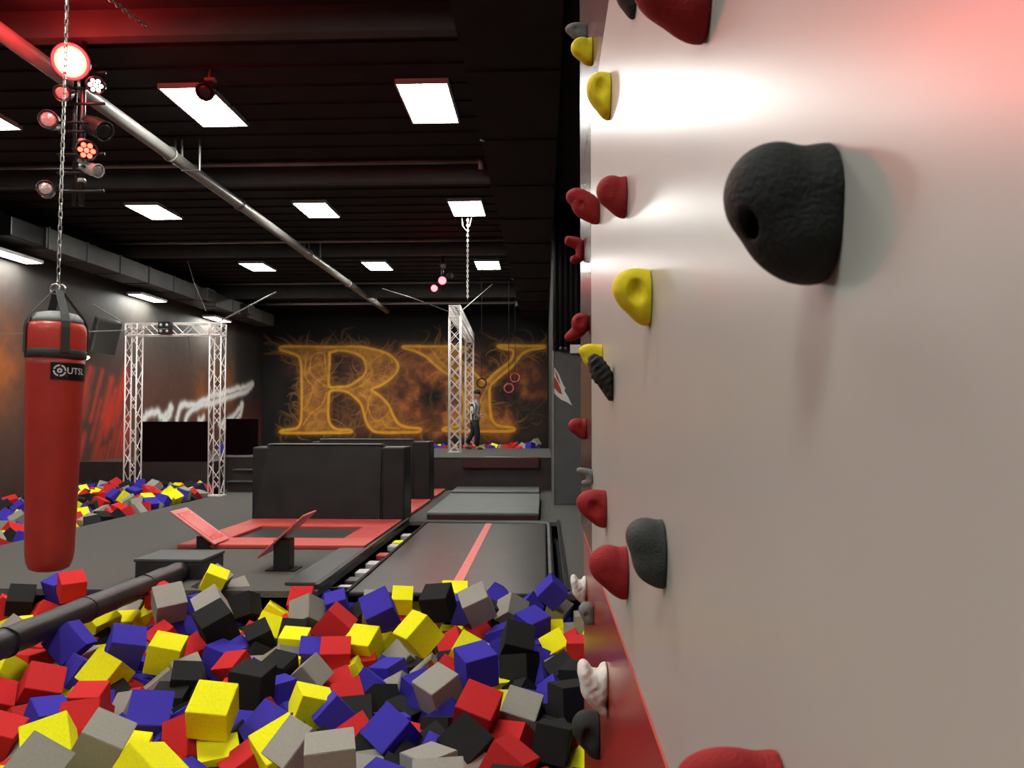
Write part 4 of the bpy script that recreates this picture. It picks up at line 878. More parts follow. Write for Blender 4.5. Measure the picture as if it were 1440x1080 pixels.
cable(CAB[2], .012, 'stay cable running left from the tall white truss top', 'pipe_dim')
cable(CAB[3], .012, 'stay cable running right from the tall white truss top', 'pipe_dim')
cable(CAB[4], .008, 'long thin wire crossing level behind the punching bag')
cable(CAB[5], .010, 'short stay cable hanging from the air duct above the left arch')
cable(CAB[6], .008, 'thin dark cord hanging inside the left truss arch', 'pipe_dim')

# gym rings
def ring(x, y, z, top, m, label, sag=0):
    t = thing('gym_ring', label, 'gym ring', (x, y, z), 'hanging gym rings')
    MB().tube([(x+.125*math.cos(a), y+sag*math.sin(a)*.05, z+.125*math.sin(a)) for a in [2*PI*k/28 for k in range(28)]], .018, 8, closed=True).build('ring', M[m], t)
    MB().tube([(x, y, z+.12), (x, y, top)], .009, 6).build('strap', M['black'], t)
ring(-1.71, 21, 2.6, 5.65, 'black', 'black gym ring hanging just right of the white truss')
M['ring_red'] = mat('red_ring', (.5, .03, .05), .35, noise=.05)
ring(-.96, 21, 2.46, 5.65, 'ring_red', 'lower red gym ring in front of the mural', 1)
ring(-.80, 21.2, 2.76, 5.65, 'ring_red', 'upper red gym ring in front of the mural', 1)
mb = MB(); z = 3.98; k = 0
while z < 5.6:
    mb.tube([((.016*math.cos(a)-1.5) if k % 2 else -1.5, 15.0 if k % 2 else 15+.016*math.cos(a), z+.032*math.sin(a)) for a in [2*PI*i/10 for i in range(10)]], .0075, 5, closed=True); z += .05; k += 1
mb.tube([(-1.62, 15, 5.62), (-1.6, 15, 5.42), (-1.53, 15, 5.33), (-1.46, 15, 5.42), (-1.42, 15, 5.62)], .012, 6)
tag(mb.build('hoist_chain', M['steel']), 'hoist chain hanging from the ceiling in front of the mural', 'chain')
mb = MB(); k = 0
A, B = Vector(CHN[0]), Vector(CHN[1]); n = int((B-A).length/.05)
for k in range(n):
    c = A.lerp(B, k/n); u = Vector((0, .02, 0)) if k % 2 else Vector((.014, 0, .014)); d = (B-A).normalized()*.032
    mb.tube([c+u*math.cos(a)+d*math.sin(a) for a in [2*PI*i/10 for i in range(10)]], .007, 5, closed=True)
tag(mb.build('rigging_chain', M['steel']), 'short slanting chain under the ceiling at the top left', 'chain')

# ------------------------------------------------------------------ ceiling fittings
rowname = {4.6: 'row above the near pit', 9.57: 'front row', 14.4: 'middle row', 19.75: 'back row', -.6: 'row behind', 23.85: 'added unseen row behind the farthest beam'}  # row behind the farthest beam is added, out of sight, to brighten the mural
colname = {-1.45: 'rightmost', -4.33: 'second from right', -7.5: 'third from right'}
def panel(x, y, z, wx, wy, label, rot=0):
    t = thing('ceiling_light', label, 'ceiling light', (x, y, z), 'white LED ceiling lights')
    mb = MB()
    for q in ((-wx/2-.02, -wx/2, -wy/2-.02, wy/2+.02), (wx/2, wx/2+.02, -wy/2-.02, wy/2+.02), (-wx/2, wx/2, -wy/2-.02, -wy/2), (-wx/2, wx/2, wy/2, wy/2+.02)):
        mb.box(x+q[0], x+q[1], y+q[2], y+q[3], z-.012, z+.05)
    mb.box(x-wx/2, x+wx/2, y-wy/2, y+wy/2, z+.03, z+.045)
    mb.build('frame', M['frame'], t)
    MB().box(x-wx/2, x+wx/2, y-wy/2, y+wy/2, z-.006, z+.0).build('diffuser', M['lamp'], t)
for y in rowname:
    for x in colname:
        panel(x, y, 5.6, .6, 1.2 if y < 10 else 1.0 if y < 20 else .8, f'{colname[x]} white ceiling light panel in the {rowname[y]}')
for y, nme in ((14.1, 'nearest'), (19.1, 'middle'), (23.3, 'farthest')):
    panel(-10.1, y, 4.7, .34, 1.25, f'{nme} low white light panel under the duct along the left wall')
    tl = MB().tube([(-10.1, y-.4, 4.75), (-10.1, y-.4, 4.9)], .008, 6).tube([(-10.1, y+.4, 4.75), (-10.1, y+.4, 4.9)], .008, 6)
    bpy.data.objects[[o.name for o in C.objects if o.type == 'EMPTY' and o.get('label', '').startswith(nme+' low')][0]]
    tl.build('hanger', M['pipe_dim'], [o for o in C.objects if o.type == 'EMPTY' and o.get('label', '').startswith(nme+' low')][0])

def pipe_run(y, z, x0, x1, r, m, label):
    t = thing('ceiling_pipe', label, 'pipe', ((x0+x1)/2, y, z), 'cross pipes under the ceiling')
    MB().tube([(x0, y, z), (x1, y, z)], r, 10).build('tube', M[m], t)
    mb = MB()
    for k in range(4):
        x = x0+(x1-x0)*(k+.6)/4.2; mb.tube([(x, y, z), (x, y, 5.65)], .01, 6)
    mb.build('hanger_rod', M[m], t)
    MB().tube([(x1-.02, y, z), (x1+.03, y, z), (x1+.03, y, z-.12)], r*1.25, 8).build('elbow', M[m], t)
pipe_run(11.75, 5.6, -10.3, -1.0, .035, 'pipe', 'nearest thin cross pipe under the ceiling')
pipe_run(16.95, 5.6, -10.3, -.85, .035, 'pipe', 'second thin cross pipe under the ceiling')
pipe_run(22.3, 5.62, -10.3, -.86, .035, 'pipe', 'third thin cross pipe under the ceiling')
pipe_run(25.8, 5.55, -10.0, -.95, .045, 'frame', 'farthest bright cross pipe above the mural')  # white finish stands in for lamplight falling on this pipe
t = thing('ceiling_duct_pipe', 'long pale round pipe running away under the ceiling', 'pipe', (-5.2, 15, 5.3))
MB().tube([(-5.16, 4.0, 5.3), (-5.2, 9, 5.3), (-5.28, 18, 5.3), (-5.36, 26, 5.3)], .085, 16).build('tube', M['pipe'], t)
for y in (10.4, 12.9, 16.9, 20.5, 23.9):
    MB().tube([(-5.19-.01*(y-9)+.096*math.cos(a), y, 5.3+.096*math.sin(a)) for a in [2*PI*k/16 for k in range(16)]], .014, 6, closed=True).build('collar', M['pipe'], t)
for y in (10.8, 17.0, 23.0):
    xx = -5.19-.01*(y-9)
    MB().tube([(xx-.02, y, 5.65), (xx-.02, y, 5.2), (xx+.24, y, 5.2), (xx+.24, y, 5.65)], .016, 6).tube([(xx-.12, y, 5.65), (xx-.12, y, 5.32)], .016, 6).build('hanger_bracket', M['pipe'], t)

# air duct along the left wall
t = thing('air_duct', 'long grey rectangular air duct along the top of the left wall', 'duct', (-9.8, 20, 5))
MB().box(-10.15, -9.5, 14.2, 26.6, 4.88, 5.28, .01).build('duct_body', M['duct'], t)
for y in (14.25, 15.5, 16.75, 18.0, 19.25, 20.5, 21.75, 23.0, 24.25, 25.5): MB().box(-10.17, -9.48, y, y+.04, 4.86, 5.3, .006).build('flange', M['duct'], t)
MB().box(-10.1, -9.55, 13.3, 14.2, 4.9, 5.26, .02).build('inlet_box', M['black_gloss'], t)
for y in (20.7, 23.6):
    o = MB().box(-9.5, -9.25, y, y+.5, 4.93, 5.23, .01).build('vent_outlet', M['duct'], t)
    g = MB()
    for k in range(6): g.box(-9.24, -9.225, y+.02, y+.48, 4.95+.045*k, 4.965+.045*k)
    g.build('grille', M['black_gloss'], o)

# ------------------------------------------------------------------ stage lamps
def par(name, label, loc, aim, r, L, lens, housing='black_gloss', dots=0, group='stage lamps on the hanging pole'):
    t = thing(name, label, 'stage lamp', loc, group)
    d = Vector(aim).normalized(); q = d.to_track_quat('Z', 'Y').to_matrix().to_4x4()
    mx = Matrix.Translation(loc) @ q
    MB().lathe([(r*.35, -L), (r*.7, -L*.95), (r*.95, -L*.55), (r, -.01), (r*1.06, 0), (r*1.06, .012), (r*.9, .012), (r*.9, -.004)], 24, mx).build('housing', M[housing], t)
    if dots:
        MB().lathe([(r*.9, -.004), (r*.1, -.002)], 20, mx).build('face', M['black_gloss'], t)
        for k in range(dots):
            a = 2*PI*k/(dots-1); rr = 0 if k == dots-1 else r*.58
            MB().lathe([(r*.25, 0), (r*.22, .012), (r*.08, .018)], 12, mx @ T3(rr*math.cos(a), rr*math.sin(a), 0)).build('led', M[lens], t)
    else:
        MB().lathe([(r*.9, -.002), (r*.6, .008), (r*.1, .012)], 24, mx).build('lens', M[lens], t)
    if lens == 'redlamp_hot':
        for nm, a, b, mm in (('halo_ring', .72, .86, 'redhalo_mid'), ('halo_rim', .86, 1.02, 'redhalo_rim')):
            MB().lathe([(r*a, .004), (r*a, .016), (r*b, .014), (r*b, .002)], 32, mx).build(nm, M[mm], t)  # glowing rings added to imitate the red halo round the white-hot core
    yk = [mx @ Vector((r*1.15*math.cos(a), 0, -L*.4+r*1.3*math.sin(a)*-1)) for a in [PI*k/8 for k in range(9)]]
    MB().tube(yk, .012, 6).build('yoke', M['black_gloss'], t)
    return t
rx, ry = -4.6, 7.4
ZR = lambda z: 1.6+(z-1.6)*.925
t = thing('lighting_pole', 'black lighting pole hanging from the ceiling left, carrying stage lamps', 'pole', (rx, ry, 5.65))
MB().tube([(rx, ry, ZR(3.9)), (rx, ry, 5.65)], .026, 10).tube([(rx-.11, ry+.05, ZR(3.92)), (rx-.11, ry+.05, 5.65)], .018, 8).build('mast', M['black_gloss'], t)
for z in (4.05, 4.25, 4.45, 4.7, 4.8, 5.0, 5.17, 5.34): MB().tube([(rx-.24, ry-.02, ZR(z)), (rx+.24, ry-.02, ZR(z))], .016, 8).build('crossbar', M['black_gloss'], t)
for z in (4.17, 4.38, 4.6): MB().lathe([(.036, -.02), (.042, 0), (.036, .02)], 12, T3(rx, ry, ZR(z))).build('clamp', M['lens'], t)
par('stage_lamp', 'glaring red stage lamp at the top of the hanging lighting pole', (rx+0.009, ry+(-0.22), ZR(5.36)), (0.34, -1, -0.42), 0.165, 0.22, 'redlamp_hot', 'black_gloss', dots=0)
par('stage_lamp', 'stage lamp with a cluster of small white lenses beside the glaring red one', (rx+0.199, ry+(-0.12), ZR(5.15)), (0.5, -1, -0.62), 0.082, 0.18, 'whiteled', 'black_gloss', dots=7)
par('stage_lamp', 'unlit round stage lamp just under the glaring red one', (rx+-0.111, ry+(-0.16), ZR(5.05)), (0.2, -1, -0.6), 0.08, 0.2, 'lens', 'black_gloss', dots=0)
par('stage_lamp', 'unlit stage lamp facing forward on the left of the lighting pole', (rx+-0.287, ry+(-0.1), ZR(4.8)), (0.3, -1, -0.2), 0.09, 0.22, 'lens', 'black_gloss', dots=0)
par('stage_lamp', 'black box-like stage lamp turned right on the lighting pole', (rx+0.259, ry+(-0.06), ZR(4.68)), (1, -0.25, -0.55), 0.1, 0.26, 'black_gloss', 'black_gloss', dots=0)
par('stage_lamp', 'dim red stage lamp halfway down the lighting pole', (rx+0.157, ry+(-0.18), ZR(4.43)), (0.75, -1, -0.25), 0.095, 0.2, 'redlamp_soft', 'black_gloss', dots=7)
par('stage_lamp', 'silver can stage lamp tilted down on the lighting pole', (rx+0.222, ry+(-0.1), ZR(4.24)), (1, -0.3, -0.35), 0.066, 0.22, 'lens', 'lens', dots=0)
par('stage_lamp', 'lowest unlit stage lamp at the bottom left of the lighting pole', (rx+-0.287, ry+(-0.12), ZR(4.05)), (0.55, -1, -0.1), 0.078, 0.24, 'lens', 'black_gloss', dots=0)
par('stage_lamp', 'black stage lamp hanging in front of a front-row ceiling light', (-3.86, 8.5, 5.34), (.1, -1, -.7), .1, .26, 'black_gloss', group='single lamps')
MB().tube([(-3.86, 8.55, 5.36), (-3.84, 8.6, 5.65)], .018, 8).box(-3.9, -3.78, 8.56, 8.64, 5.5, 5.53).build('hanging_clamp', M['lens'], [o for o in C.objects if o.get('label', '').startswith('black stage lamp hanging')][0])
fx, fy = -2.4, 18.0
t = thing('lighting_pole', 'short black lighting pole hanging near the mural', 'pole', (fx, fy, 5.65))
MB().tube([(fx, fy, 4.62), (fx, fy, 5.65)], .03, 8).build('mast', M['black_gloss'], t)
par('stage_lamp', 'upper lit red stage lamp in front of the mural', (fx+.02, fy-.15, 4.86), (.1, -1, -.2), .1, .2, 'redlamp', group='red lamps before the mural')
par('stage_lamp', 'lower lit red stage lamp in front of the mural', (fx-.17, fy-.15, 4.68), (.0, -1, -.2), .085, .2, 'redlamp', group='red lamps before the mural')
par('stage_lamp', 'unlit stage lamp right of the lit red pair before the mural', (fx+.24, fy-.1, 4.98), (.8, -1, -.3), .07, .2, 'lens', group='red lamps before the mural')
par('stage_lamp', 'topmost unlit stage lamp above the lit red pair before the mural', (fx+.04, fy-.12, 5.2), (.2, -1, -.9), .09, .22, 'lens', group='red lamps before the mural')

# speaker, small lamp, emergency light
t = thing('wall_speaker', 'dark tilted loudspeaker on the left wall beside the truss arch', 'loudspeaker', (-10.2, 17.3, 3.5))
mx = T3(*SPK) @ R3('Z', 40) @ R3('X', 16) @ R3('Y', 8)
MB().box(-.26, .26, -.2, .2, -.38, .38, .03, mtx=mx).build('cabinet', M['duct'], t)
MB().box(-.22, .22, -.21, -.2, -.34, .34, .004, mtx=mx).build('grille', M['beam'], t)
MB().box(SPK[0]-.35, SPK[0]-.1, SPK[1]+.15, SPK[1]+.25, SPK[2]-.04, SPK[2]+.04).build('bracket', M['black'], t)
t = thing('wall_lamp', 'small white lamp on the left wall just right of the punching bag', 'lamp', SML)
MB().lathe([(.02, -.06), (.07, -.03), (.1, 0), (.09, .03), (.02, .04)], 20, T3(*SML)).build('shade', M['lampglow'] if 'lampglow' in M else M['whiteled'], t)
MB().tube([SML, (-10.39, SML[1], SML[2]+.05)], .012, 6).build('arm', M['frame'], t)
t = thing('emergency_light', 'white emergency light box on the grey column by the climbing wall', 'emergency light', (.6, 14.42, 2.92))
MB().box(.49, .78, 14.36, 14.46, 2.84, 3.0, .01).build('box', M['white'], t)
for x in (.33, .42): MB().lathe([(.03, -.06), (.045, -.02), (.045, 0), (.01, .002)], 14, T3(x, 14.36, 2.92) @ R3('X', 90)).build('lamp_head', M['black_gloss'], t)
MB().box(.3, .49, 14.4, 14.46, 2.9, 2.94).build('bracket', M['black_gloss'], t)

# ------------------------------------------------------------------ person
def skin_mesh(name, chains, m, parent=None, sub=2):
    me = bpy.data.meshes.new(name); vs, es, rs = [], [], []
    index = {}
    for ch in chains:
        prev = None
        for p, r in ch:
            key = tuple(round(c, 4) for c in p)
            if key not in index: index[key] = len(vs); vs.append(p); rs.append(r)
            i = index[key]
            if prev is not None and prev != i: es.append((prev, i))
            prev = i
    me.from_pydata(vs, es, [])
    ob = bpy.data.objects.new(name, me); C.objects.link(ob)
    md = ob.modifiers.new('skin', 'SKIN'); md.use_smooth_shade = True
    for i, v in enumerate(me.skin_vertices[0].data):
        r = rs[i]; v.radius = r if isinstance(r, tuple) else (r, r); v.use_root = (i == 0)
    s = ob.modifiers.new('sub', 'SUBSURF'); s.levels = s.render_levels = sub
    dg = bpy.context.evaluated_depsgraph_get(); m2 = bpy.data.meshes.new_from_object(ob.evaluated_get(dg))
    m2.name = name; bpy.data.objects.remove(ob)
    m2.materials.clear(); m2.materials.append(m)
    for p in m2.polygons: p.use_smooth = True
    o = bpy.data.objects.new(name, m2); C.objects.link(o)
    if parent is not None: o.parent = parent; o.matrix_parent_inverse = parent_mw(parent).inverted()
    return o
PXp, PYp, PZ = -1.98, 21.9, .745
W = lambda x, y, z: (PXp+x, PYp+y, PZ+z)
body = [[(W(0, 0, .88), .085), (W(.0, 0, 1.05), .09), (W(.01, 0, 1.25), .1), (W(.03, 0, 1.37), .07), (W(.05, 0, 1.44), .05), (W(.075, 0, 1.50), .07), (W(.085, 0, 1.56), .09), (W(.08, 0, 1.63), .07)],
        [(W(.01, 0, 1.25), .1), (W(.0, -.16, 1.3), .06), (W(-.03, -.2, 1.05), .045), (W(.14, -.17, .94), .036), (W(.2, -.14, .92), .03)],
        [(W(.01, 0, 1.25), .1), (W(.02, .16, 1.3), .06), (W(.02, .2, 1.06), .045), (W(.17, .15, .98), .036), (W(.23, .12, .98), .03)],
        [(W(0, 0, .88), .085), (W(.035, -.08, .78), .065), (W(.09, -.09, .46), .06), (W(.08, -.09, .1), .042), (W(.11, -.09, .045), .04), (W(.2, -.09, .03), .035)],
        [(W(0, 0, .88), .085), (W(-.025, .08, .78), .065), (W(-.06, .09, .47), .06), (W(-.24, .09, .17), .042), (W(-.25, .09, .1), .04), (W(-.16, .09, .05), .035)]]
body[0] = body[0][:5]
person = skin_mesh('person', body, M['skin'])
bm = bmesh.new(); bm.from_mesh(person.data)
r = bmesh.ops.create_uvsphere(bm, u_segments=20, v_segments=14, radius=1)
for v in r['verts']:
    x, y, z = v.co; k = 1-.22*max(0, -z)
    v.co = W(.08+x*.1*k+(.012 if x > 0 and z < 0 else 0), y*.078*k, 1.575+z*.122)
for f in {f for v in r['verts'] for f in v.link_faces}: f.smooth = True
for sg in (-1, 1):
    r = bmesh.ops.create_uvsphere(bm, u_segments=10, v_segments=8, radius=1)
    for v in r['verts']: v.co = W(.07+v.co.x*.018, sg*.078+v.co.y*.01, 1.565+v.co.z*.03)
bm.to_mesh(person.data); bm.free()
tag(person, 'person in a black-and-white striped shirt and dark trousers walking on the stage', 'person')
shirt_m = mat('striped_shirt', (.75, .75, .72), .8)
nt = shirt_m.node_tree; wv = nt.nodes.new('ShaderNodeTexWave'); wv.bands_direction = 'DIAGONAL'; wv.inputs['Scale'].default_value = 9
tcn = nt.nodes.new('ShaderNodeTexCoord'); mp = nt.nodes.new('ShaderNodeMapping'); mp.inputs['Scale'].default_value = (1, 1, .05)
nt.links.new(tcn.outputs['Object'], mp.inputs['Vector']); nt.links.new(mp.outputs['Vector'], wv.inputs['Vector'])
rp = nt.nodes.new('ShaderNodeValToRGB'); rp.color_ramp.interpolation = 'CONSTANT'
rp.color_ramp.elements[0].color = (.012, .012, .014, 1); rp.color_ramp.elements[1].color = (.72, .7, .67, 1); rp.color_ramp.elements[1].position = .45
nt.links.new(wv.outputs['Fac'], rp.inputs['Fac']); nt.links.new(rp.outputs['Color'], nt.nodes['Principled BSDF'].inputs['Base Color'])
def garment(name, runs, m):
    mb = MB()
    for run in runs:
        mb.tube([W(*q[:3]) for q in run], [q[3] for q in run], 20)
    return mb.build(name, m, person)
garment('shirt', [[(0, 0, .80, .148), (0, 0, .92, .146), (0, 0, 1.08, .146), (.01, 0, 1.22, .158), (.02, 0, 1.32, .142), (.03, 0, 1.38, .085), (.035, 0, 1.40, .07)]]+
        [[(.01, sg*.08, 1.30, .085), (.01, sg*.16, 1.28, .08), (-.01, sg*.195, 1.16, .07), (-.03, sg*.2, 1.06, .064), (.05, sg*.188, 1.0, .056)] for sg in (-1, 1)], shirt_m)
garment('trousers', [[(0, 0, .9, .14), (0, 0, .82, .15), (.0, 0, .75, .12)], [(.02, -.075, .82, .1), (.06, -.09, .64, .09), (.09, -.09, .46, .075), (.08, -.09, .1, .06)],
                     [(-.01, .075, .82, .1), (-.045, .09, .64, .09), (-.06, .09, .47, .075), (-.15, .09, .32, .068), (-.23, .09, .18, .06)]], M['trousers'])
cp = MB().lathe([(.104, 0), (.104, .04), (.09, .085), (.05, .11), (.005, .118)], 20, Matrix.Translation(W(.072, 0, 1.60)))
cp.box(.1, .25, -.075, .075, -.004, .008, .003, mtx=Matrix.Translation(W(.0, 0, 1.605)) @ R3('Y', 8))
cp.build('cap', M['hair'], person)
for s, x, y, z in ((0, .12, -.09, .04), (1, -.22, .09, .075)):
    skin_mesh('shoe', [[(W(x-.04, y, z), .048), (W(x+.06, y, z-.005 if not s else z-.03), .045), (W(x+.13, y, z-.01 if not s else z-.045), .036)]], M['shoe'], person)
for s, p in ((-1, (.2, -.14, .92)), (1, (.23, .12, .98))):
    mb = []
    for k in range(4):
        dy = (k-1.5)*.018; mb.append([(W(*p), .03), (W(p[0]+.04, p[1]+dy, p[2]-.005), .011), (W(p[0]+.075-.005*abs(k-1.5), p[1]+dy, p[2]-.02), .009), (W(p[0]+.085, p[1]+dy, p[2]-.045), .008)])
    mb.append([(W(*p), .03), (W(p[0]+.02, p[1]-s*.035, p[2]+.015), .011), (W(p[0]+.05, p[1]-s*.045, p[2]+.012), .009)])
    skin_mesh('hand', mb, M['skin'], person, 1)
mb = MB()
for s in (-1, 1): mb.lathe([(.004, -.006), (.01, 0), (.004, .006)], 10, Matrix.Translation(W(.172, .03*s, 1.585)) @ R3('Y', 90))
mb.build('eye', M['black_gloss'], person)
MB().tube([W(.176, -.026, 1.515), W(.184, 0, 1.512), W(.176, .026, 1.515)], .006, 6).build('mouth', M['red_dark'], person)
skin_mesh('nose', [[(W(.175, 0, 1.575), .012), (W(.193, 0, 1.55), .016)]], M['skin'], person, 1)

# ------------------------------------------------------------------ climbing wall
t = thing('climbing_wall', 'tall climbing wall of grey and red sheets along the right side', 'climbing wall', (.19, 1, -1.2))
MB().box(.19, .215, -1.6, 3.08, SEAM_LO, SEAM_HI, .0015, 1).build('grey_sheet', M['wall_grey'], t)
MB().box(.19, .215, 3.092, 3.98, SEAM_LO, SEAM_HI, .0015, 1).build('maroon_sheet', M['wall_brown'], t)
MB().box(.188, .215, -1.6, 3.68, -1.2, SEAM_LO-.003, .002, 1).build('red_sheet', M['wall_red'], t)
MB().box(.187, .19, -1.6, 3.68, SEAM_LO-.004, SEAM_LO).build('edge_line', M['edge_red'], t)
MB().box(.19, .215, -1.6, 3.98, SEAM_HI+.004, 5.2, .0015, 1).build('upper_sheet', M['wall_brown'], t)
MB().box(.215, .3, -1.6, 3.66, -1.2, 5.2).build('support_frame', M['black'], t)
def surface_nets(F, lo, stp):
    nx, ny, nz = F.shape
    S = F < 0
    idx = -np.ones((nx-1, ny-1, nz-1), int); V = []
    cs = sum(S[i:nx-1+i, j:ny-1+j, k:nz-1+k].astype(int) for i in (0, 1) for j in (0, 1) for k in (0, 1))
    cells = np.argwhere((cs > 0) & (cs < 8))
    edges = [((0,0,0),(1,0,0)),((0,1,0),(1,1,0)),((0,0,1),(1,0,1)),((0,1,1),(1,1,1)),((0,0,0),(0,1,0)),((1,0,0),(1,1,0)),((0,0,1),(0,1,1)),((1,0,1),(1,1,1)),((0,0,0),(0,0,1)),((1,0,0),(1,0,1)),((0,1,0),(0,1,1)),((1,1,0),(1,1,1))]
    for c in cells:
        i, j, k = c; acc = np.zeros(3); n = 0
        for a, b in edges:
            fa = F[i+a[0], j+a[1], k+a[2]]; fb = F[i+b[0], j+b[1], k+b[2]]
            if (fa < 0) != (fb < 0):
                tt = fa/(fa-fb); acc += np.array(a)+(np.array(b)-np.array(a))*tt; n += 1
        idx[i, j, k] = len(V); V.append(lo+(c+acc/n)*stp)
    Q = []
    for ax in range(3):
        o = [(1, 2), (2, 0), (0, 1)][ax]
        sl = [slice(None)]*3; sl2 = [slice(None)]*3; sl[ax] = slice(0, -1); sl2[ax] = slice(1, None)
        for c in np.argwhere(S[tuple(sl)] != S[tuple(sl2)]):
            if c[o[0]] == 0 or c[o[1]] == 0 or c[o[0]] >= F.shape[o[0]]-1 or c[o[1]] >= F.shape[o[1]]-1: continue
            q = []
            for d0, d1 in ((0, 0), (1, 0), (1, 1), (0, 1)):
                e = c.copy(); e[o[0]] -= d0; e[o[1]] -= d1; q.append(idx[tuple(e)])
            if min(q) < 0: continue
            Q.append(q if S[tuple(c)] else q[::-1])
    return V, Q
def ch(c0, r0, c1, r1, n=9):   # a row of blending ellipsoids from one end of a limb to the other
    return [(tuple(c0[i]+(c1[i]-c0[i])*k/(n-1) for i in range(3)), tuple(r0[i]+(r1[i]-r0[i])*k/(n-1) for i in range(3))) for k in range(n)]
BASE = [((0, .5, .06), (.55, .5, .42)), ((.1, .5, -.06), (.52, .47, .40))]
SHAPES = {
 'droop': dict(e=ch((.50, .5, .14), (.50, .46, .36), (.15, .51, -.37), (.27, .27, .12))+[((.0, .5, .10), (.72, .5, .385)), ((.12, .5, -.10), (.68, .46, .385))], d=[((1.06-.05*k, .06+.05*k, -.10), .095) for k in range(9)]),
 'drop2': dict(e=ch((.48, .5, .24), (.52, .46, .26), (.06, .5, -.38), (.26, .34, .12))+BASE+[((.2, .5, -.04), (.64, .46, .42)), ((.3, .5, .14), (.6, .46, .33))], d=[]),
 'lobe': dict(e=ch((.48, .5, .14), (.52, .48, .36), (.06, .5, -.36), (.26, .3, .14))+BASE, d=[((.66, -.1, .0), .2)]),
 'cup': dict(e=ch((.46, .5, .16), (.54, .48, .34), (.06, .5, -.36), (.28, .34, .14))+BASE+[((.3, .5, .1), (.6, .48, .4))], d=[((.42, -.06, .04), .25), ((.88, .2, -.12), .11)]),
 'twin': dict(e=ch((.70, .5, .26), (.30, .42, .22), (.5, .45, .15), (.3, .4, .26), 4)+ch((.4, .45, .0), (.42, .5, .34), (.1, .45, -.34), (.24, .34, .16), 5), d=[((.55, .05, -.05), .1)]),
 'fist': dict(e=[((.3, .4, .14), (.42, .45, .35))]+ch((.78, .6, -.32), (.22, .28, .15), (.4, .55, -.1), (.3, .3, .22), 5), d=[((.38, -.04, .16), .15)]),
 'jug': dict(e=ch((.78, .5, .34), (.22, .42, .16), (.62, .5, .12), (.26, .46, .2), 4)+ch((.55, .5, .0), (.34, .46, .22), (.06, .5, -.42), (.16, .28, .09), 7)+ch((.06, .5, .3), (.2, .42, .16), (.2, .5, 0), (.34, .46, .26), 4)+[((.42, .5, .14), (.3, .46, .2))], d=[], n=.010),
 'hook': dict(e=ch((.80, .5, .32), (.20, .36, .16), (.3, .5, .22), (.3, .4, .2), 5)+ch((.15, .5, .1), (.26, .45, .26), (.15, .5, -.2), (.24, .4, .24), 3)+[((.45, .5, -.34), (.26, .32, .15))], d=[]),
 'rough': dict(e=ch((.72, .5, .36), (.28, .4, .14), (.42, .5, .05), (.42, .45, .22), 5)+ch((.3, .5, -.05), (.35, .42, .22), (.08, .5, -.42), (.14, .28, .09), 5), d=[], n=.03),
 'nub': dict(e=ch((.48, .5, .14), (.52, .5, .32), (.2, .5, -.26), (.5, .38, .22), 4), d=[((.5, .0, -.05), .16)]),
}
def hold(shape, col, Y, z, p, L, Hh, label, bolt=None, plate=None):
    S = SHAPES[shape]; N = 52 if shape == 'droop' else 34
    lo = np.array([-.02, -.12, -.62]); hi = np.array([1.15, 1.12, .62]); stp = (hi-lo)/(N-1)
    g = [lo[i]+np.arange(N)*stp[i] for i in range(3)]
    X, Yg, Zg = np.meshgrid(*g, indexing='ij')
    F = None
    for c, r in S['e']:
        k0 = np.sqrt(((X-c[0])/r[0])**2+((Yg-c[1])/r[1])**2+((Zg-c[2])/r[2])**2)
        d = (k0-1)*min(r)
        if F is None: F = d
        else:
            k = .05; hh = np.clip(.5+.5*(F-d)/k, 0, 1); F = F*(1-hh)+d*hh-k*hh*(1-hh)
    for c, r in S['d']:
        d = r-np.sqrt((X-c[0])**2+(Yg-c[1])**2+(Zg-c[2])**2); k = .025 if shape == 'droop' else .07
        hh = np.clip(.5-.5*(F-d)/k, 0, 1); F = F*(1-hh)+d*hh+k*hh*(1-hh)
    if S.get('n'):
        a = S['n']; F = F+a*(np.sin(X*17+Zg*9)*np.sin(Zg*23+Yg*11)+.5*np.sin(Zg*41+X*13))*.6
    F = np.maximum(F, -X)
    V, Q = surface_nets(F, lo, stp)
    me = bpy.data.meshes.new('climbing_hold')
    me.from_pydata([(-max(0, v[0])*p, v[1]*L, v[2]*Hh) for v in V], [], [list(q) for q in Q])
    bm = bmesh.new(); bm.from_mesh(me); bmesh.ops.recalc_face_normals(bm, faces=bm.faces)
    for _ in range(2): bmesh.ops.smooth_vert(bm, verts=[v for v in bm.verts if v.co.x < -.06*p], factor=.4, use_axis_x=True, use_axis_y=True, use_axis_z=True)
    bm.to_mesh(me); bm.free()
    for q in me.polygons: q.use_smooth = True
    me.materials.append(M['hold_'+col])
    o = bpy.data.objects.new('climbing_hold', me); C.objects.link(o)
    o.location = (.1895 if z > SEAM_LO else .1875, Y, z)
    tag(o, label, 'climbing hold', 'climbing holds on the wall')
    md = o.modifiers.new('sub', 'SUBSURF'); md.levels = 1; md.render_levels = 1
    if bolt:
        bx = MB().lathe([(.006, -.004), (.006, .0), (.0035, .0), (.0035, -.003)], 12, T3(.1895-bolt[0]*p, Y+bolt[1]*L, z+bolt[2]*Hh) @ R3('Y', -90))
        bo = bx.build('bolt', M['black_gloss'], None); bo.parent = o; bo.matrix_parent_inverse = Matrix.Translation(o.location).inverted()
    return o
for h in HOLDS: hold(*h)

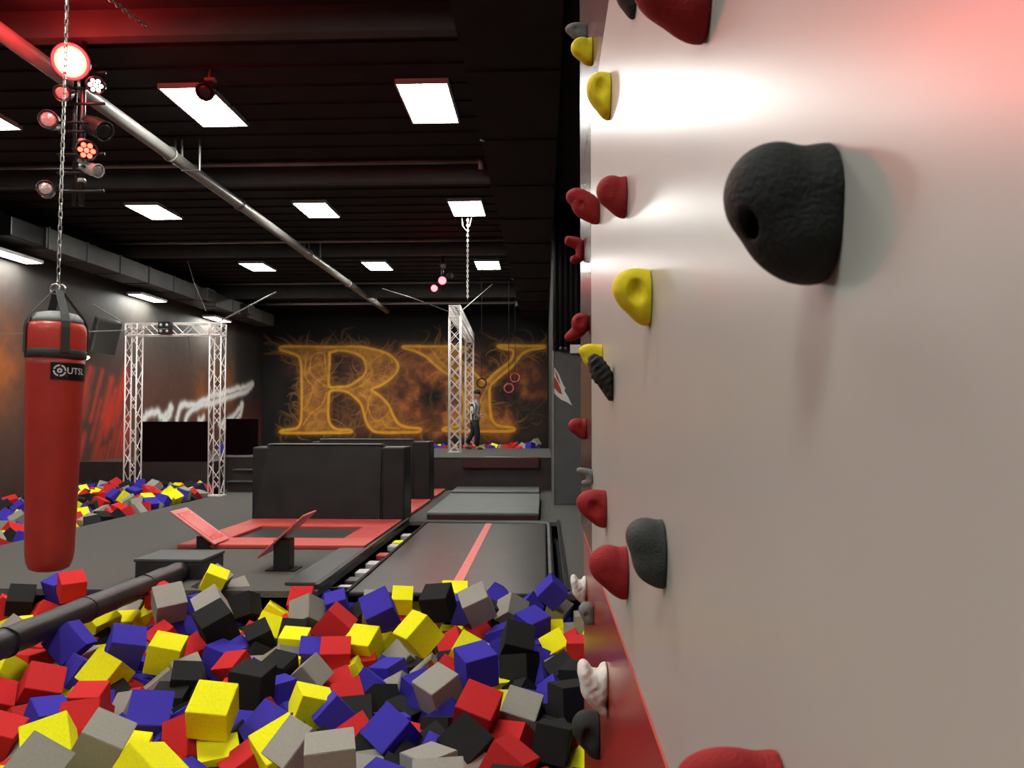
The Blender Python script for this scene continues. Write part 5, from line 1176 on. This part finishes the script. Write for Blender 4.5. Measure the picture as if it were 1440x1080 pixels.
# ------------------------------------------------------------------ foam cubes
FM = {}
for k in FC:
    bm = bmesh.new(); bmesh.ops.create_cube(bm, size=1)
    bmesh.ops.bevel(bm, geom=list(bm.edges), offset=.016, segments=2, affect='EDGES')
    me = bpy.data.meshes.new('foam_cube_'+FN[k]); bm.to_mesh(me); bm.free(); me.materials.append(M['foam_'+k]); FM[k] = me
GRP = ['foam cubes in the near pit', 'foam cubes in the far left pit', 'foam cubes on the far stage', 'foam cubes on the stage by the screen']
for ln in CUBES.strip().split('\n'):
    k, pit, loc, q, a, label = ln.split('|')
    o = bpy.data.objects.new('foam_cube', FM[k]); C.objects.link(o)
    o.location = [float(v) for v in loc.split()]; o.rotation_mode = 'QUATERNION'
    o.rotation_quaternion = Quaternion([float(v) for v in q.split()]).normalized()
    o.scale = (float(a),)*3
    tag(o, label, 'foam cube', GRP[int(pit)])
PLACED = [tuple(o.location) for o in C.objects if o.name.startswith('foam_cube')]
def filler(name, regions, label, seed):
    rnd = random.Random(seed); bm = bmesh.new(); keys = list(FC)
    for x0, x1, y0, y1, zf, step in regions:
        y = y0
        while y < y1:
            x = x0
            while x < x1:
                a = .22; cx, cy, cz = x+rnd.uniform(-.05, .05), y+rnd.uniform(-.05, .05), zf(x, y)+rnd.uniform(-.05, .05); x += step
                if any((cx-q[0])**2+(cy-q[1])**2+(cz-q[2])**2 < .026 for q in PLACED): continue
                mx = Matrix.Translation((cx, cy, cz)) @ Quaternion([rnd.gauss(0, 1) for _ in range(4)]).normalized().to_matrix().to_4x4() @ Matrix.Scale(a, 4)
                r = bmesh.ops.create_cube(bm, size=1, matrix=mx)
                mi = rnd.choice((0, 1, 2, 2, 3, 4, 4, 0))
                for f in {f for v in r['verts'] for f in v.link_faces}: f.material_index = mi
            y += step
    me = bpy.data.meshes.new(name); bm.to_mesh(me); bm.free()
    for k in keys: me.materials.append(M['foam_'+k])
    o = bpy.data.objects.new(name, me); C.objects.link(o)
    return tag(o, label, 'foam cubes', kind='stuff')
filler('foam_cube_fill', [(-5.65, .06, 1.6, 3.8, lambda x, y: -.36, .21), (-5.65, 1.4, 3.9, 7.25, lambda x, y: -.36, .21), (-5.65, .0, -1.0, 1.6, lambda x, y: -.2, .24), (-5.65, -4.75, 1.6, 4.6, lambda x, y: -.17, .24), (.45, 1.4, 3.9, 6.9, lambda x, y: -.16, .24), (-5.65, 1.4, 7.02, 7.2, lambda x, y: -.19, .21)], 'deeper layer of mixed foam cubes filling the near pit', 1)
filler('foam_cube_fill', [(-10.15, -7.0, 6.5, 16.5, lambda x, y: -.2+max(0, y-12.5)*.075, .23), (-10.15, -7.0, 6.5, 8.8, lambda x, y: -.05, .24)], 'deeper layer of mixed foam cubes filling the left pit', 2)
filler('foam_cube_fill', [(-7.2, .0, 23.0, 27.8, lambda x, y: .52, .24)], 'loose mixed foam cubes lying at the back of the far stage', 3)

# ------------------------------------------------------------------ lamps' beams, camera, view
def spot(name, loc, aim, power, size, col, blend=.6, r=.1):
    l = bpy.data.lights.new(name, 'SPOT'); l.energy = power; l.color = col; l.spot_size = math.radians(size); l.spot_blend = blend; l.shadow_soft_size = r
    o = bpy.data.objects.new(name, l); C.objects.link(o); o.location = loc
    o.rotation_euler = (Vector(aim)-Vector(loc)).to_track_quat('-Z', 'Y').to_euler()
    return o
RED = (1, .03, .035)
spot('red_lamp_beam', (rx+.1, ry-.42, ZR(5.3)), (.19, .3, 2.75), RED_A, 46, RED, .8, .13)
spot('red_stage_beam', (fx+.03, fy-.32, 4.8), (-3.2, 8.0, 0), RED_B, 44, RED, .7, .1)
spot('red_stage_beam', (fx-.17, fy-.3, 4.64), (-6.2, 11.0, 0), RED_B, 60, RED, .7, .1)
l = bpy.data.lights.new('red_lamp_spill', 'POINT'); l.energy = RED_C; l.color = RED; l.shadow_soft_size = .12
o = bpy.data.objects.new('red_lamp_spill', l); C.objects.link(o); o.location = (rx+.12, ry-.62, ZR(5.36))
wd = bpy.data.worlds.new('world'); bpy.context.scene.world = wd; wd.use_nodes = True
wd.node_tree.nodes['Background'].inputs[0].default_value = (.01, .01, .01, 1)
cam = bpy.data.cameras.new('camera'); co = bpy.data.objects.new('camera', cam); C.objects.link(co)
cam.sensor_width = 36; cam.lens = 27; cam.clip_start = .02; cam.clip_end = 200
cam.shift_y = 17.946/1440
co.location = (0, 0, 1.6)
co.rotation_euler = (math.radians(90+1.7), 0, math.radians(2.3849))
cam.dof.use_dof = True; cam.dof.focus_distance = 9; cam.dof.aperture_fstop = 13
sc = bpy.context.scene; sc.camera = co
sc.view_settings.view_transform = 'Standard'; sc.view_settings.look = 'None'; sc.view_settings.gamma = 1; sc.view_settings.use_curve_mapping = False
sc.view_settings.exposure = EXPO
sc.cycles.use_denoising = True
sc.cycles.sample_clamp_indirect = 6
